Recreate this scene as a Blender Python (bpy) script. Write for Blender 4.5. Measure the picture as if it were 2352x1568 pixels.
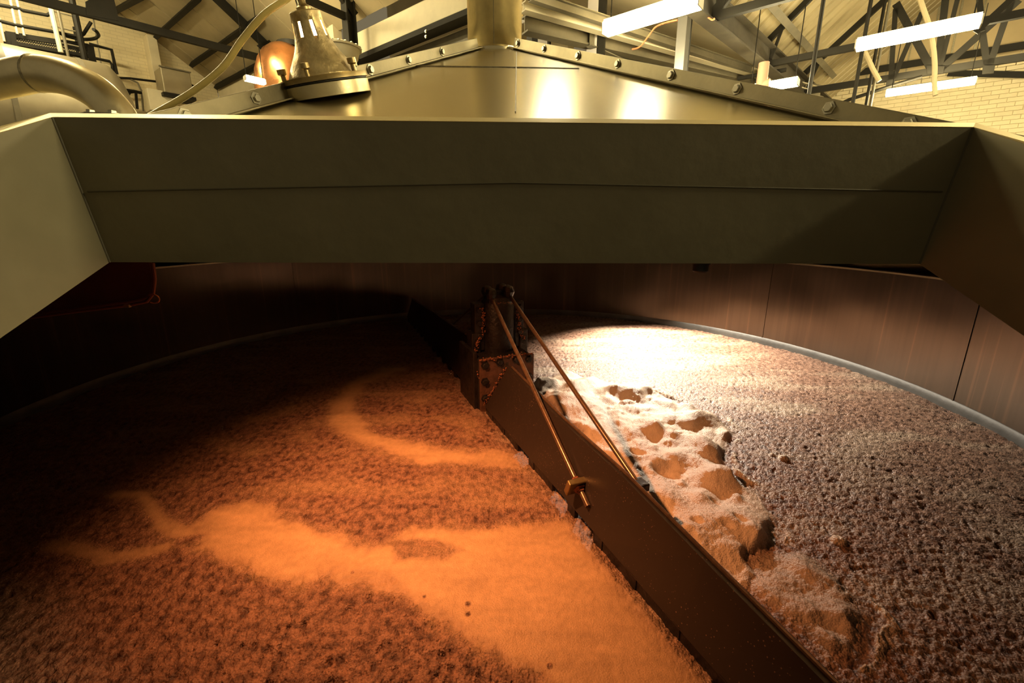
import bpy, bmesh, math, random
import numpy as np
from mathutils import Vector, Matrix, Quaternion

# ------------------------------------------------------------------ camera, world, exposure
for o in list(bpy.data.objects): bpy.data.objects.remove(o, do_unlink=True)
SC = bpy.context.scene
COL = SC.collection
FPX = 1020.0                      # focal length in pixels of the 2352 px wide frame
PITCH = math.radians(14.8)        # eye looks a little down into the tun
cam_d = bpy.data.cameras.new('camera'); cam_d.sensor_width = 36.0; cam_d.lens = FPX * 36.0 / 2352.0
cam_d.clip_start = 0.01; cam_d.clip_end = 200
cam = bpy.data.objects.new('camera', cam_d); COL.objects.link(cam)
cam.location = (0, 0, 0); cam.rotation_euler = (math.pi/2 - PITCH, 0, 0)
SC.camera = cam
SC.view_settings.view_transform = 'Standard'; SC.view_settings.look = 'None'
SC.view_settings.gamma = 1.0; SC.view_settings.use_curve_mapping = False
SC.view_settings.exposure = 0.0
W = bpy.data.worlds.new('hall_air'); SC.world = W; W.use_nodes = True
W.node_tree.nodes['Background'].inputs[0].default_value = (1.0, 0.80, 0.46, 1)
W.node_tree.nodes['Background'].inputs[1].default_value = 0.18
LAMP_COL = (1.0, 0.83, 0.45)      # hall fluorescents
LAMP_E = 215.0
SIGHT_W = 185.0                   # tungsten sight lamp over the near mash
SIGHT_COL = (1.0, 0.365, 0.125)
FAR_W = 720.0                     # whiter sight lamp at the far side
FAR_COL = (1.0, 0.86, 0.68)

SC.cycles.max_bounces = 5; SC.cycles.diffuse_bounces = 3; SC.cycles.glossy_bounces = 3; SC.cycles.transmission_bounces = 1
SC.cycles.caustics_reflective = False; SC.cycles.caustics_refractive = False
random.seed(7); rng = np.random.default_rng(11)

# ------------------------------------------------------------------ helpers
cp, sp = math.cos(PITCH), math.sin(PITCH)
def ray(x, y):
    a = (x-1176)/FPX; b = (784-y)/FPX
    return Vector((a, cp+b*sp, -sp+b*cp))
AZ = math.radians(40)             # the hall stands turned 40 degrees to the view
UU = Vector((math.sin(AZ), math.cos(AZ), 0)); VV = Vector((-math.cos(AZ), math.sin(AZ), 0)); ZZ = Vector((0, 0, 1))
def H(u, v, z): return UU*u + VV*v + ZZ*z
def on(ax, val, x, y):            # where a sight line meets a plane of the hall
    r = ray(x, y); n = {'u': UU, 'v': VV, 'z': ZZ, 'y': Vector((0, 1, 0))}[ax]
    return r*(val/r.dot(n))
def onpl(n, p0, x, y):
    r = ray(x, y); return r*(n.dot(p0)/n.dot(r))

class MB:
    def __init__(s): s.v = []; s.f = []
    def add(s, vs, fs):
        n = len(s.v); s.v += [Vector(p) for p in vs]; s.f += [[i+n for i in f] for f in fs]; return s
    def box(s, c, hx, hy, hz, ax=None):
        c = Vector(c); X, Y, Z = ax if ax else (Vector((1,0,0)), Vector((0,1,0)), Vector((0,0,1)))
        vs = [c+X*(hx*i)+Y*(hy*j)+Z*(hz*k) for i in (-1,1) for j in (-1,1) for k in (-1,1)]
        return s.add(vs, [(0,1,3,2),(4,6,7,5),(0,4,5,1),(2,3,7,6),(0,2,6,4),(1,5,7,3)])
    def bar(s, p, q, w, h, up=(0,0,1)):
        p = Vector(p); q = Vector(q); X = (q-p).normalized(); up = Vector(up)
        Y = up.cross(X)
        if Y.length < 1e-4: Y = Vector((1,0,0)).cross(X)
        Y.normalize(); Z = X.cross(Y)
        return s.box((p+q)/2, (q-p).length/2, w/2, h/2, (X, Y, Z))
    def ibeam(s, p, q, w, h, t, up=(0,0,1)):
        p = Vector(p); q = Vector(q); X = (q-p).normalized(); Y = Vector(up).cross(X).normalized(); Z = X.cross(Y)
        for dz in (h/2-t/2, -h/2+t/2): s.bar(p+Z*dz, q+Z*dz, w, t, up)
        return s.bar(p, q, t*0.7, h-2*t, up)
    def tube(s, pts, r, n=10, caps=True):
        pts = [Vector(p) for p in pts]; rs = r if isinstance(r, (list, tuple)) else [r]*len(pts)
        T = [(pts[min(i+1, len(pts)-1)]-pts[max(i-1, 0)]).normalized() for i in range(len(pts))]
        A = T[0].orthogonal().normalized(); vs = []
        for i, p in enumerate(pts):
            A = (A-T[i]*A.dot(T[i])).normalized(); B = T[i].cross(A)
            for k in range(n):
                a = 2*math.pi*k/n; vs.append(p+(A*math.cos(a)+B*math.sin(a))*rs[i])
        fs = [(i*n+k, i*n+(k+1)%n, (i+1)*n+(k+1)%n, (i+1)*n+k) for i in range(len(pts)-1) for k in range(n)]
        if caps: fs += [tuple(range(n-1, -1, -1)), tuple((len(pts)-1)*n+k for k in range(n))]
        return s.add(vs, fs)
    def lathe(s, prof, n=32, M=None, skip=None, a0=0.0, a1=2*math.pi):
        M = M or Matrix(); full = abs(a1-a0-2*math.pi) < 1e-6; m = n if full else n+1
        vs = []
        for (r, z) in prof:
            for k in range(m):
                a = a0+(a1-a0)*k/n; vs.append(M @ Vector((r*math.cos(a), r*math.sin(a), z)))
        fs = []
        for i in range(len(prof)-1):
            for k in range(n):
                if skip and skip(i, k): continue
                k2 = (k+1) % m; fs.append((i*m+k, i*m+k2, (i+1)*m+k2, (i+1)*m+k))
        return s.add(vs, fs)
    def prism(s, poly, off):
        off = Vector(off); n = len(poly); poly = [Vector(p) for p in poly]
        vs = poly + [p+off for p in poly]
        return s.add(vs, [tuple(range(n-1,-1,-1)), tuple(range(n, 2*n))] + [(i, (i+1)%n, n+(i+1)%n, n+i) for i in range(n)])
    def build(s, name, mat, parent=None, smooth=False, bevel=0.0, solid=0.0):
        org = wloc(parent)
        me = bpy.data.meshes.new(name); me.from_pydata([tuple(p-org) for p in s.v], [], s.f); me.update()
        bm = bmesh.new(); bm.from_mesh(me); bmesh.ops.remove_doubles(bm, verts=bm.verts, dist=1e-6)
        bmesh.ops.recalc_face_normals(bm, faces=bm.faces); bm.to_mesh(me); bm.free()
        if smooth:
            me.polygons.foreach_set('use_smooth', [True]*len(me.polygons))
            try: me.set_sharp_from_angle(angle=math.radians(38))
            except Exception: pass
        me.materials.append(mat)
        o = bpy.data.objects.new(name, me); COL.objects.link(o)
        if parent: o.parent = parent
        if solid:
            m = o.modifiers.new('solid', 'SOLIDIFY'); m.thickness = solid; m.offset = 0
        if bevel:
            m = o.modifiers.new('bevel', 'BEVEL'); m.width = bevel; m.segments = 2; m.limit_method = 'ANGLE'
        return o
def wloc(o):
    p = Vector((0,0,0))
    while o: p += Vector(o.location); o = o.parent
    return p
def thing(name, label, cat, loc, group=None):
    o = bpy.data.objects.new(name, None); COL.objects.link(o); o.location = loc; o.empty_display_size = 0.1
    return tag(o, label, cat, group)
def tag(o, label=None, cat=None, group=None, kind=None):
    if label: o['label'] = label
    if cat: o['category'] = cat
    if group: o['group'] = group
    if kind: o['kind'] = kind
    return o
def struct(o, label): o['kind'] = 'structure'; o['label'] = label; return o
def place(src, name, parent, loc, zdir, scale=1.0):   # a piece that shares its mesh
    o = bpy.data.objects.new(name, src); COL.objects.link(o); o.parent = parent
    o.location = Vector(loc)-wloc(parent); o.rotation_euler = Vector(zdir).to_track_quat('Z', 'Y').to_euler()
    o.scale = (scale,)*3
    return o

# ------------------------------------------------------------------ materials
def mat(name, col, rough=0.5, metal=0.0, var=0.0, vscale=4.0, bump=0.0, bscale=60.0, stretch=None, emit=None, estr=0.0, rvar=0.0, col2=None, spec=0.5):
    m = bpy.data.materials.new(name); m.use_nodes = True; nt = m.node_tree; b = nt.nodes['Principled BSDF']
    b.inputs['Roughness'].default_value = rough; b.inputs['Metallic'].default_value = metal
    b.inputs['Specular IOR Level'].default_value = spec
    b.inputs['Base Color'].default_value = (*col, 1)
    if emit:
        b.inputs['Emission Color'].default_value = (*emit, 1); b.inputs['Emission Strength'].default_value = estr
    L = nt.links.new
    if var or bump or rvar or col2:
        tc = nt.nodes.new('ShaderNodeNewGeometry'); mp = nt.nodes.new('ShaderNodeMapping')
        L(tc.outputs['Position'], mp.inputs['Vector'])
        if stretch: mp.inputs['Scale'].default_value = stretch
    if var or col2:
        n = nt.nodes.new('ShaderNodeTexNoise'); n.inputs['Scale'].default_value = vscale; n.inputs['Detail'].default_value = 6
        n.inputs['Roughness'].default_value = 0.62
        L(mp.outputs[0], n.inputs['Vector'])
        r = nt.nodes.new('ShaderNodeValToRGB'); c2 = col2 or tuple(c*(1-var) for c in col)
        r.color_ramp.elements[0].position = 0.34; r.color_ramp.elements[1].position = 0.66
        r.color_ramp.elements[0].color = (*c2, 1); r.color_ramp.elements[1].color = (*[min(1, c*(1+var*0.5)) for c in col], 1)
        L(n.outputs['Fac'], r.inputs[0]); L(r.outputs[0], b.inputs['Base Color'])
    if rvar:
        n = nt.nodes.new('ShaderNodeTexNoise'); n.inputs['Scale'].default_value = vscale*1.7; n.inputs['Detail'].default_value = 5
        L(mp.outputs[0], n.inputs['Vector'])
        mr = nt.nodes.new('ShaderNodeMapRange'); mr.inputs['From Min'].default_value = 0.3; mr.inputs['From Max'].default_value = 0.7
        mr.inputs['To Min'].default_value = max(0.03, rough-rvar); mr.inputs['To Max'].default_value = rough+rvar
        L(n.outputs['Fac'], mr.inputs['Value']); L(mr.outputs[0], b.inputs['Roughness'])
    if bump:
        n = nt.nodes.new('ShaderNodeTexNoise'); n.inputs['Scale'].default_value = bscale; n.inputs['Detail'].default_value = 5
        L(mp.outputs[0], n.inputs['Vector'])
        bp = nt.nodes.new('ShaderNodeBump'); bp.inputs['Strength'].default_value = bump; bp.inputs['Distance'].default_value = 0.01
        L(n.outputs['Fac'], bp.inputs['Height']); L(bp.outputs[0], b.inputs['Normal'])
    return m
M = {}
M['lid'] = mat('stainless_lid', (0.74, 0.65, 0.40), 0.26, 1.0, var=0.03, vscale=0.8)
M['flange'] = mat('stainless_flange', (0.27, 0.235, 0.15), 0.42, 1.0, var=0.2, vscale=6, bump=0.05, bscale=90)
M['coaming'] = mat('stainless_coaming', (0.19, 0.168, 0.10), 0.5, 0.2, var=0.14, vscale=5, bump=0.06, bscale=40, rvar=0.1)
M['lip'] = mat('stainless_lip', (0.60, 0.50, 0.26), 0.4, 0.6)
M['weld_shade'] = mat('weld_and_corner_shade', (0.085, 0.075, 0.045), 0.6, 0.2)  # weld tone; on the coaming corners its dark colour stands for shade
M['pipe'] = mat('stainless_pipe', (0.80, 0.70, 0.44), 0.38, 1.0, var=0.15, vscale=9, rvar=0.08, bump=0.04, bscale=120)
M['weld'] = mat('weld_metal', (0.34, 0.30, 0.2), 0.45, 0.9, var=0.3, vscale=60, bump=0.3, bscale=150)
M['bolt'] = mat('bolt_steel', (0.5, 0.47, 0.36), 0.35, 1.0)
M['brass'] = mat('cast_brass', (0.58, 0.45, 0.22), 0.47, 0.6, var=0.3, vscale=22, bump=0.7, bscale=26, rvar=0.1)
M['brass2'] = mat('dull_brass', (0.42, 0.32, 0.15), 0.4, 0.9, var=0.2, vscale=20)
M['rubber'] = mat('black_rubber', (0.02, 0.018, 0.015), 0.6)
M['cable'] = mat('yellow_cable', (0.72, 0.55, 0.17), 0.45, var=0.12, vscale=20)
M['iron'] = mat('wet_black_iron', (0.022, 0.018, 0.016), 0.42, 0.2, var=0.5, vscale=14, bump=0.4, bscale=45, rvar=0.12)
M['arm'] = None
M['rust'] = mat('mash_crust', (0.36, 0.13, 0.06), 0.8, var=0.4, vscale=60, bump=0.8, bscale=140)
M['rod'] = mat('wet_rod', (0.24, 0.155, 0.10), 0.28, 0.6, var=0.3, vscale=40)
M['copper'] = mat('copper', (0.56, 0.24, 0.09), 0.32, 0.9, var=0.35, vscale=2.2, rvar=0.1)
M['chute'] = mat('chute_copper', (0.16, 0.065, 0.04), 0.55, 0.3, var=0.3, vscale=5)
M['cream'] = mat('cream_paint', (0.78, 0.68, 0.46), 0.7, var=0.10, vscale=1.2)
M['creamsteel'] = mat('cream_steel', (0.74, 0.66, 0.46), 0.5, var=0.08, vscale=3)
M['whitepost'] = mat('grey_white_post', (0.62, 0.58, 0.56), 0.4, var=0.06, vscale=3)
M['bluepost'] = mat('blue_grey_paint', (0.055, 0.053, 0.05), 0.35, var=0.1, vscale=3)
M['steel'] = mat('dark_truss_paint', (0.017, 0.015, 0.011), 0.6, var=0.2, vscale=4, spec=0.2)
M['steel2'] = mat('grey_beam_paint', (0.19, 0.165, 0.11), 0.5, var=0.25, vscale=3)
M['steel3'] = mat('brown_beam_paint', (0.075, 0.064, 0.044), 0.5, var=0.3, vscale=5)
M['board'] = mat('roof_board', (0.50, 0.41, 0.245), 0.7, var=0.22, vscale=0.7, bump=0.1, bscale=8)
M['sheet'] = mat('roof_sheet', (0.50, 0.415, 0.235), 0.55, var=0.12, vscale=1.0)
M['gable'] = mat('gable_cladding', (0.50, 0.39, 0.215), 0.75, var=0.15, vscale=0.8)
M['brick'] = mat('painted_brick', (0.80, 0.69, 0.44), 0.62, var=0.06, vscale=3, bump=0.12, bscale=25)
M['mortar'] = mat('painted_mortar', (0.70, 0.60, 0.37), 0.8)
M['tank'] = mat('galvanised_tank', (0.42, 0.37, 0.26), 0.42, 0.7, var=0.2, vscale=1.0)
M['floor'] = mat('concrete_floor', (0.16, 0.14, 0.11), 0.8, var=0.3, vscale=1.0)
M['lampbody'] = mat('lamp_tray', (0.75, 0.7, 0.56), 0.5)
M['tube'] = mat('lit_diffuser', (0.9, 0.9, 0.85), 0.4, emit=LAMP_COL, estr=LAMP_E)
M['flood'] = mat('flood_glass', (0.9, 0.9, 0.85), 0.4, emit=(1.0, 0.9, 0.66), estr=26)
M['bulb'] = mat('hot_bulb', (1, 0.8, 0.6), 0.4, emit=(1.0, 0.62, 0.36), estr=60)
M['lens'] = mat('sight_glass', (0.9, 0.8, 0.6), 0.2, emit=SIGHT_COL, estr=6)
for _k in ('bulb', 'lens'): M[_k].cycles.emission_sampling = 'NONE'
M['redwire'] = mat('red_wire', (0.42, 0.12, 0.05), 0.5)
M['hose'] = mat('cream_hose', (0.6, 0.5, 0.3), 0.6)
M['pink'] = mat('pink_lagging', (0.7, 0.33, 0.22), 0.6)

def brick_wall_mat():             # far painted brick: courses finer than a few pixels
    m = bpy.data.materials.new('far_painted_brick'); m.use_nodes = True; nt = m.node_tree; b = nt.nodes['Principled BSDF']
    L = nt.links.new; g = nt.nodes.new('ShaderNodeNewGeometry')
    du = nt.nodes.new('ShaderNodeVectorMath'); du.operation = 'DOT_PRODUCT'; du.inputs[1].default_value = UU
    sx = nt.nodes.new('ShaderNodeSeparateXYZ'); cb = nt.nodes.new('ShaderNodeCombineXYZ')
    L(g.outputs['Position'], du.inputs[0]); L(g.outputs['Position'], sx.inputs[0])
    L(du.outputs['Value'], cb.inputs[0]); L(sx.outputs['Z'], cb.inputs[1])
    t = nt.nodes.new('ShaderNodeTexBrick'); t.inputs['Scale'].default_value = 1.0
    t.inputs['Brick Width'].default_value = 0.26; t.inputs['Row Height'].default_value = 0.085; t.inputs['Mortar Size'].default_value = 0.008
    t.inputs['Color1'].default_value = (0.80, 0.69, 0.44, 1); t.inputs['Color2'].default_value = (0.77, 0.66, 0.42, 1); t.inputs['Mortar'].default_value = (0.68, 0.58, 0.36, 1)
    L(cb.outputs[0], t.inputs['Vector']); L(t.outputs['Color'], b.inputs['Base Color'])
    bp = nt.nodes.new('ShaderNodeBump'); bp.inputs['Strength'].default_value = 0.25; bp.inputs['Distance'].default_value = 0.01; bp.invert = True
    L(t.outputs['Fac'], bp.inputs['Height']); L(bp.outputs[0], b.inputs['Normal']); b.inputs['Roughness'].default_value = 0.6
    return m
M['brickA'] = brick_wall_mat()

def tun_wall_mat():               # brushed steel with dried mash runs down it
    m = bpy.data.materials.new('tun_wall_steel'); m.use_nodes = True; nt = m.node_tree; b = nt.nodes['Principled BSDF']; L = nt.links.new
    g = nt.nodes.new('ShaderNodeNewGeometry'); mp = nt.nodes.new('ShaderNodeMapping'); mp.inputs['Scale'].default_value = (26, 26, 0.5)
    L(g.outputs['Position'], mp.inputs[0]); n = nt.nodes.new('ShaderNodeTexNoise'); n.inputs['Scale'].default_value = 1.0; n.inputs['Detail'].default_value = 4
    L(mp.outputs[0], n.inputs['Vector'])
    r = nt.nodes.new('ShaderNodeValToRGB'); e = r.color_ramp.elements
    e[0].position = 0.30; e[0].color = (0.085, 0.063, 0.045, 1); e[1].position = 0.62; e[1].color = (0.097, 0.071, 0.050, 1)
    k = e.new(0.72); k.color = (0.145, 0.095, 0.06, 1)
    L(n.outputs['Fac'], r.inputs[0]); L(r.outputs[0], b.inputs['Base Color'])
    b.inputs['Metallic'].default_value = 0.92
    mr = nt.nodes.new('ShaderNodeMapRange'); mr.inputs['To Min'].default_value = 0.28; mr.inputs['To Max'].default_value = 0.34
    L(n.outputs['Fac'], mr.inputs['Value']); L(mr.outputs[0], b.inputs['Roughness'])
    n2 = nt.nodes.new('ShaderNodeTexNoise'); n2.inputs['Scale'].default_value = 1.4; n2.inputs['Detail'].default_value = 1; L(g.outputs['Position'], n2.inputs['Vector'])
    bp = nt.nodes.new('ShaderNodeBump'); bp.inputs['Strength'].default_value = 0.25; bp.inputs['Distance'].default_value = 0.12
    L(n2.outputs['Fac'], bp.inputs['Height']); L(bp.outputs[0], b.inputs['Normal'])
    return m
M['wall_in'] = tun_wall_mat()

def arm_mat():                    # dark wet steel plate flecked with husk
    m = bpy.data.materials.new('arm_plate_steel'); m.use_nodes = True; nt = m.node_tree; b = nt.nodes['Principled BSDF']; L = nt.links.new
    g = nt.nodes.new('ShaderNodeNewGeometry')
    v = nt.nodes.new('ShaderNodeTexVoronoi'); v.inputs['Scale'].default_value = 85; L(g.outputs['Position'], v.inputs['Vector'])
    n = nt.nodes.new('ShaderNodeTexNoise'); n.inputs['Scale'].default_value = 9; n.inputs['Detail'].default_value = 4; L(g.outputs['Position'], n.inputs['Vector'])
    a = nt.nodes.new('ShaderNodeMath'); a.operation = 'MULTIPLY_ADD'; a.inputs[1].default_value = -0.5; a.inputs[2].default_value = 0.36
    L(n.outputs['Fac'], a.inputs[0])
    lt = nt.nodes.new('ShaderNodeMath'); lt.operation = 'LESS_THAN'; L(v.outputs['Distance'], lt.inputs[0]); L(a.outputs[0], lt.inputs[1])
    mx = nt.nodes.new('ShaderNodeMix'); mx.data_type = 'RGBA'; mx.inputs['A'].default_value = (0.034, 0.025, 0.020, 1); mx.inputs['B'].default_value = (0.20, 0.125, 0.08, 1)
    L(lt.outputs[0], mx.inputs['Factor']); L(mx.outputs['Result'], b.inputs['Base Color'])
    b.inputs['Roughness'].default_value = 0.42; b.inputs['Metallic'].default_value = 0.15
    bp = nt.nodes.new('ShaderNodeBump'); bp.inputs['Strength'].default_value = 0.2; bp.inputs['Distance'].default_value = 0.01
    L(n.outputs['Fac'], bp.inputs['Height']); L(bp.outputs[0], b.inputs['Normal'])
    return m
M['arm'] = arm_mat()

def mash_mat(name, bump_s, bscale, rough, spec, grain):
    m = bpy.data.materials.new(name); m.use_nodes = True; nt = m.node_tree; b = nt.nodes['Principled BSDF']; L = nt.links.new
    at = nt.nodes.new('ShaderNodeAttribute'); at.attribute_name = 'mash_colour'
    g = nt.nodes.new('ShaderNodeNewGeometry')
    n = nt.nodes.new('ShaderNodeTexNoise'); n.inputs['Scale'].default_value = bscale; n.inputs['Detail'].default_value = 3; n.inputs['Roughness'].default_value = 0.7
    L(g.outputs['Position'], n.inputs['Vector'])
    v = nt.nodes.new('ShaderNodeTexVoronoi'); v.inputs['Scale'].default_value = bscale*0.75; L(g.outputs['Position'], v.inputs['Vector'])
    mr = nt.nodes.new('ShaderNodeMapRange'); mr.inputs['From Min'].default_value = 0.3; mr.inputs['From Max'].default_value = 0.7
    mr.inputs['To Min'].default_value = 1-grain; mr.inputs['To Max'].default_value = 1+grain*0.6
    L(n.outputs['Fac'], mr.inputs['Value'])
    mu = nt.nodes.new('ShaderNodeVectorMath'); mu.operation = 'SCALE'; L(at.outputs['Color'], mu.inputs[0]); L(mr.outputs[0], mu.inputs['Scale'])
    L(mu.outputs[0], b.inputs['Base Color'])
    ad = nt.nodes.new('ShaderNodeMath'); ad.operation = 'SUBTRACT'; L(n.outputs['Fac'], ad.inputs[0]); L(v.outputs['Distance'], ad.inputs[1])
    bp = nt.nodes.new('ShaderNodeBump'); bp.inputs['Strength'].default_value = bump_s; bp.inputs['Distance'].default_value = 0.004
    L(ad.outputs[0], bp.inputs['Height']); L(bp.outputs[0], b.inputs['Normal'])
    b.inputs['Roughness'].default_value = rough; b.inputs['Specular IOR Level'].default_value = spec
    return m
M['husk'] = mash_mat('husk_bed', 0.9, 170, 0.42, 0.45, 0.45)
M['foam'] = mash_mat('smooth_foam', 0.35, 260, 0.45, 0.35, 0.16)
M['froth'] = mash_mat('froth', 0.55, 230, 0.45, 0.4, 0.15)

# ------------------------------------------------------------------ the tun: positions (eye at the origin)
CX, CY = -0.101, 2.975            # axis of the tun
RT = 3.0                          # radius
ZL = -1.189                       # mash level
ZF = -3.4                         # hall floor
APEX = 1.0206
def lid_z(y): return -0.336+0.456*y          # the lid panel that carries the hatch

tun = thing('mash_tun', 'round stainless steel mash tun with bolted conical lid and open hatch', 'mash tun', (CX, CY, ZF))
mb = MB(); prof = [(RT, ZF+0.02), (RT, -0.345), (RT+0.012, -0.345), (RT+0.012, ZF+0.02), (RT, ZF+0.02)]
mb.lathe(prof, 160, Matrix.Translation((CX, CY, 0)))
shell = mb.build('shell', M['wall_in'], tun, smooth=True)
# vertical weld seams inside the shell
for az in (30, 62, 95, -22, -50):
    a = math.radians(az); p = Vector((CX+(RT-0.002)*math.sin(a), CY+(RT-0.002)*math.cos(a), 0))
    MB().bar(p+Vector((0,0,-1.3)), p+Vector((0,0,-0.35)), 0.009, 0.005, up=(math.sin(a), math.cos(a), 0)).build('weld_seam', M['wall_in'], shell)
# sloping fillet band where the wall meets the mash
mb = MB(); mb.lathe([(RT-0.001, ZL+0.075), (RT-0.006, ZL+0.07), (RT-0.012, ZL+0.03), (RT-0.014, ZL-0.06), (RT-0.001, ZL-0.06)], 160, Matrix.Translation((CX, CY, 0)))
mb.build('wash_band', mat('wash_band_film', (0.075, 0.073, 0.065), 0.5, 0.2, var=0.3, vscale=5, bump=0.2, bscale=20), tun, smooth=True)
# skirt ring under the lid
mb = MB(); mb.lathe([(RT-0.06, -0.345), (RT+0.45, -0.345), (RT+0.45, -0.365), (RT+0.013, -0.365), (RT-0.06, -0.357), (RT-0.06, -0.345)], 96, Matrix.Translation((CX, CY, 0)), a0=math.radians(-90+17), a1=math.radians(270-17))
mb.build('skirt_ring', M['flange'], tun, smooth=True)

# lid: seven flat panels meeting in bolted ridges; azimuth counted from the camera side
ridge_az = [-23.5, 30.7] + [30.7+50.97*k for k in range(1, 6)]
def ridge_s(az): return 0.456*math.cos(math.radians(az)) if abs(az) < 40 else 0.41
def rp(az, r, dz=0.0):
    a = math.radians(az); return Vector((CX+r*math.sin(a), CY-r*math.cos(a), APEX-ridge_s(az)*r+dz))
RN = 0.20
def rout(az): return (APEX+0.36)/ridge_s(az)
# hatch coaming corners (far pair, near pair), top and bottom
tl = on('y', 0.72, 120, 270); tr = on('y', 0.72, 2235, 293)
bl = on('y', 0.755, 252, 602); br = on('y', 0.755, 2112, 606)
run = Vector((0, -1, -0.456))
tln = tl+run*0.69+Vector((-0.01, 0, 0)); trn = tr+run*0.69+Vector((0.01, 0, 0))
bln = bl+run*0.715+Vector((-0.01, 0, 0)); brn = br+run*0.715+Vector((0.01, 0, 0))
def cut(a, b):                    # where a coaming corner passes through the lid panel
    fa = a.z-lid_z(a.y); fb = b.z-lid_z(b.y); t = fa/(fa-fb); return a+(b-a)*t
hole = [cut(tl, bl)+Vector((-.011,.011,.005)), cut(tr, br)+Vector((.011,.011,.005)), cut(trn, brn)+Vector((.011,-.008,-.0036)), cut(tln, bln)+Vector((-.011,-.008,-.0036))]
for i in range(7):
    a0, a1 = ridge_az[i], ridge_az[(i+1) % 7]
    q = [rp(a0, RN), rp(a1, RN), rp(a1, rout(a1)), rp(a0, rout(a0))]
    mb = MB()
    if i == 0:
        mb.add(q+hole, [(0,1,5,4), (1,2,6,5), (2,3,7,6), (3,0,4,7)])
    else: mb.add(q, [(0,1,2,3)])
    mb.build('lid_panel', M['lid'], tun, solid=0.008)
# radial and cross weld beads on the front panel
def lidpt(x, y, lift=0.006): 
    p = onpl(Vector((0, -0.456, 1)), Vector((0, 0, -0.336)), x, y); p.z += lift; return p
MB().tube([lidpt(1186, 122), lidpt(1185, 190), lidpt(1184, 262)], 0.0022, 6).build('weld_bead', M['weld'], tun)
MB().tube([lidpt(955, 155), lidpt(1130, 157), lidpt(1330, 161)], 0.0026, 6).build('weld_bead', M['weld'], tun)
# hex bolt with washer, shared by every joint
def bolt_mesh(name, m, r=0.012, h=0.011):
    mb = MB(); mb.lathe([(0, 0), (r*1.5, 0), (r*1.5, 0.003), (r, 0.003), (r, h*0.86), (r*0.86, h), (0, h)], 6)
    o = mb.build(name, m); me = o.data; bpy.data.objects.remove(o); return me
BOLT = bolt_mesh('bolt', M['bolt']); BOLTK = bolt_mesh('hub_bolt', M['iron'], 0.017, 0.016); BOLTR = bolt_mesh('crusted_bolt', M['rust'], 0.015, 0.014)
for i, az in enumerate(ridge_az):
    a = math.radians(az); r1 = 3.2
    p = rp(az, RN+0.02); q = rp(az, rout(az)-0.02); side = Vector((math.cos(a), math.sin(a), 0))
    nrm = side.cross((q-p).normalized()); nrm = nrm if nrm.z > 0 else -nrm
    hgt = 0.052; mb = MB()
    for s in (-1, 1):             # two angle legs clamped together
        mb.bar(p+nrm*(hgt/2)+side*(0.0045*s), q+nrm*(hgt/2)+side*(0.0045*s), 0.006, hgt, up=nrm)
        mb.bar(p+nrm*0.008+side*(0.02*s), q+nrm*0.008+side*(0.02*s), 0.03, 0.005, up=nrm)
    # chamfered end at the neck
    fl = mb.build('ridge_flange', M['flange'], tun, bevel=0.0015)
    if i < 2:
        s = 1 if i == 0 else -1
        xs = [1012, 935, 848, 582, 420] if i == 0 else [1192, 1254, 1330, 1423, 1543, 1697, 1910, 2090]
        e = (q-p).normalized()
        for x in xs:              # step along the ridge to where each bolt shows
            best = min((abs(1176+FPX*(pp.x)/(pp.y*cp-pp.z*sp)-x), k) for k in range(0, 300) for pp in [p+(q-p)*(k/300)+nrm*0.03])
            pos = p+(q-p)*(best[1]/300)+nrm*0.030
            place(BOLT, 'bolt', fl, pos+side*(0.0075*s), side*s, random.uniform(0.95, 1.15))
            if i == 0: place(BOLT, 'nut', fl, pos-side*0.0075, -side, 1.0)
    else:
        e = (q-p)
        for k in range(8): place(BOLT, 'bolt', fl, p+e*((k+0.6)/8.3)+nrm*0.03+side*0.0075, side)
# hatch coaming: four welded panels and a folded lip
def slab(c4, t, inward):
    mb = MB(); n = (c4[1]-c4[0]).cross(c4[3]-c4[0]).normalized()
    if n.dot(inward) > 0: n = -n
    return mb.prism(c4, n*t)
mid = (tl+tr+trn+tln)/4
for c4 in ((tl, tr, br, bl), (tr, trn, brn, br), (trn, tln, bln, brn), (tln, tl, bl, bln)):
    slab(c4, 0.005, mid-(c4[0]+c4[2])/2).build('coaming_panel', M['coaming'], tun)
def grid_lip():
    top = [tl, tr, trn, tln]; mb = MB(); c = sum(top, Vector())/4
    out = []
    for p in top:
        d = (p-c); sx = 1 if d.x > 0 else -1; sy = 1 if d.y > 0 else -1
        out.append(p+Vector((0.014*sx, 0.013*sy, 0.0085)))
    for i in range(4):
        j = (i+1) % 4; mb.add([top[i], top[j], out[j], out[i]], [(0,1,2,3)])
        dn = Vector((0, 0, -0.012)); mb.add([out[i], out[j], out[j]+dn, out[i]+dn], [(0,1,2,3)])
    return mb
grid_lip().build('coaming_lip', M['lip'], tun, solid=0.002)
# weld beads in the coaming: corner runs painted dark as shade, and the line where the lid is welded on
for a, b in ((tl, bl), (tr, br)): MB().tube([a, (a+b)/2, b], 0.0022, 8).build('corner_shade_weld', M['weld_shade'], tun)
def lerp(a, b, t): return a+(b-a)*t
MB().tube([lerp(tl, bl, .48)+Vector((0.01,-.001,0)), lerp(lerp(tl, bl, .40), lerp(tr, br, .40), .5)+Vector((0,-.001,0)), lerp(tr, br, .44)+Vector((-.01,-.001,0))], 0.0012, 6).build('weld_bead', M['weld_shade'], tun)

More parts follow.
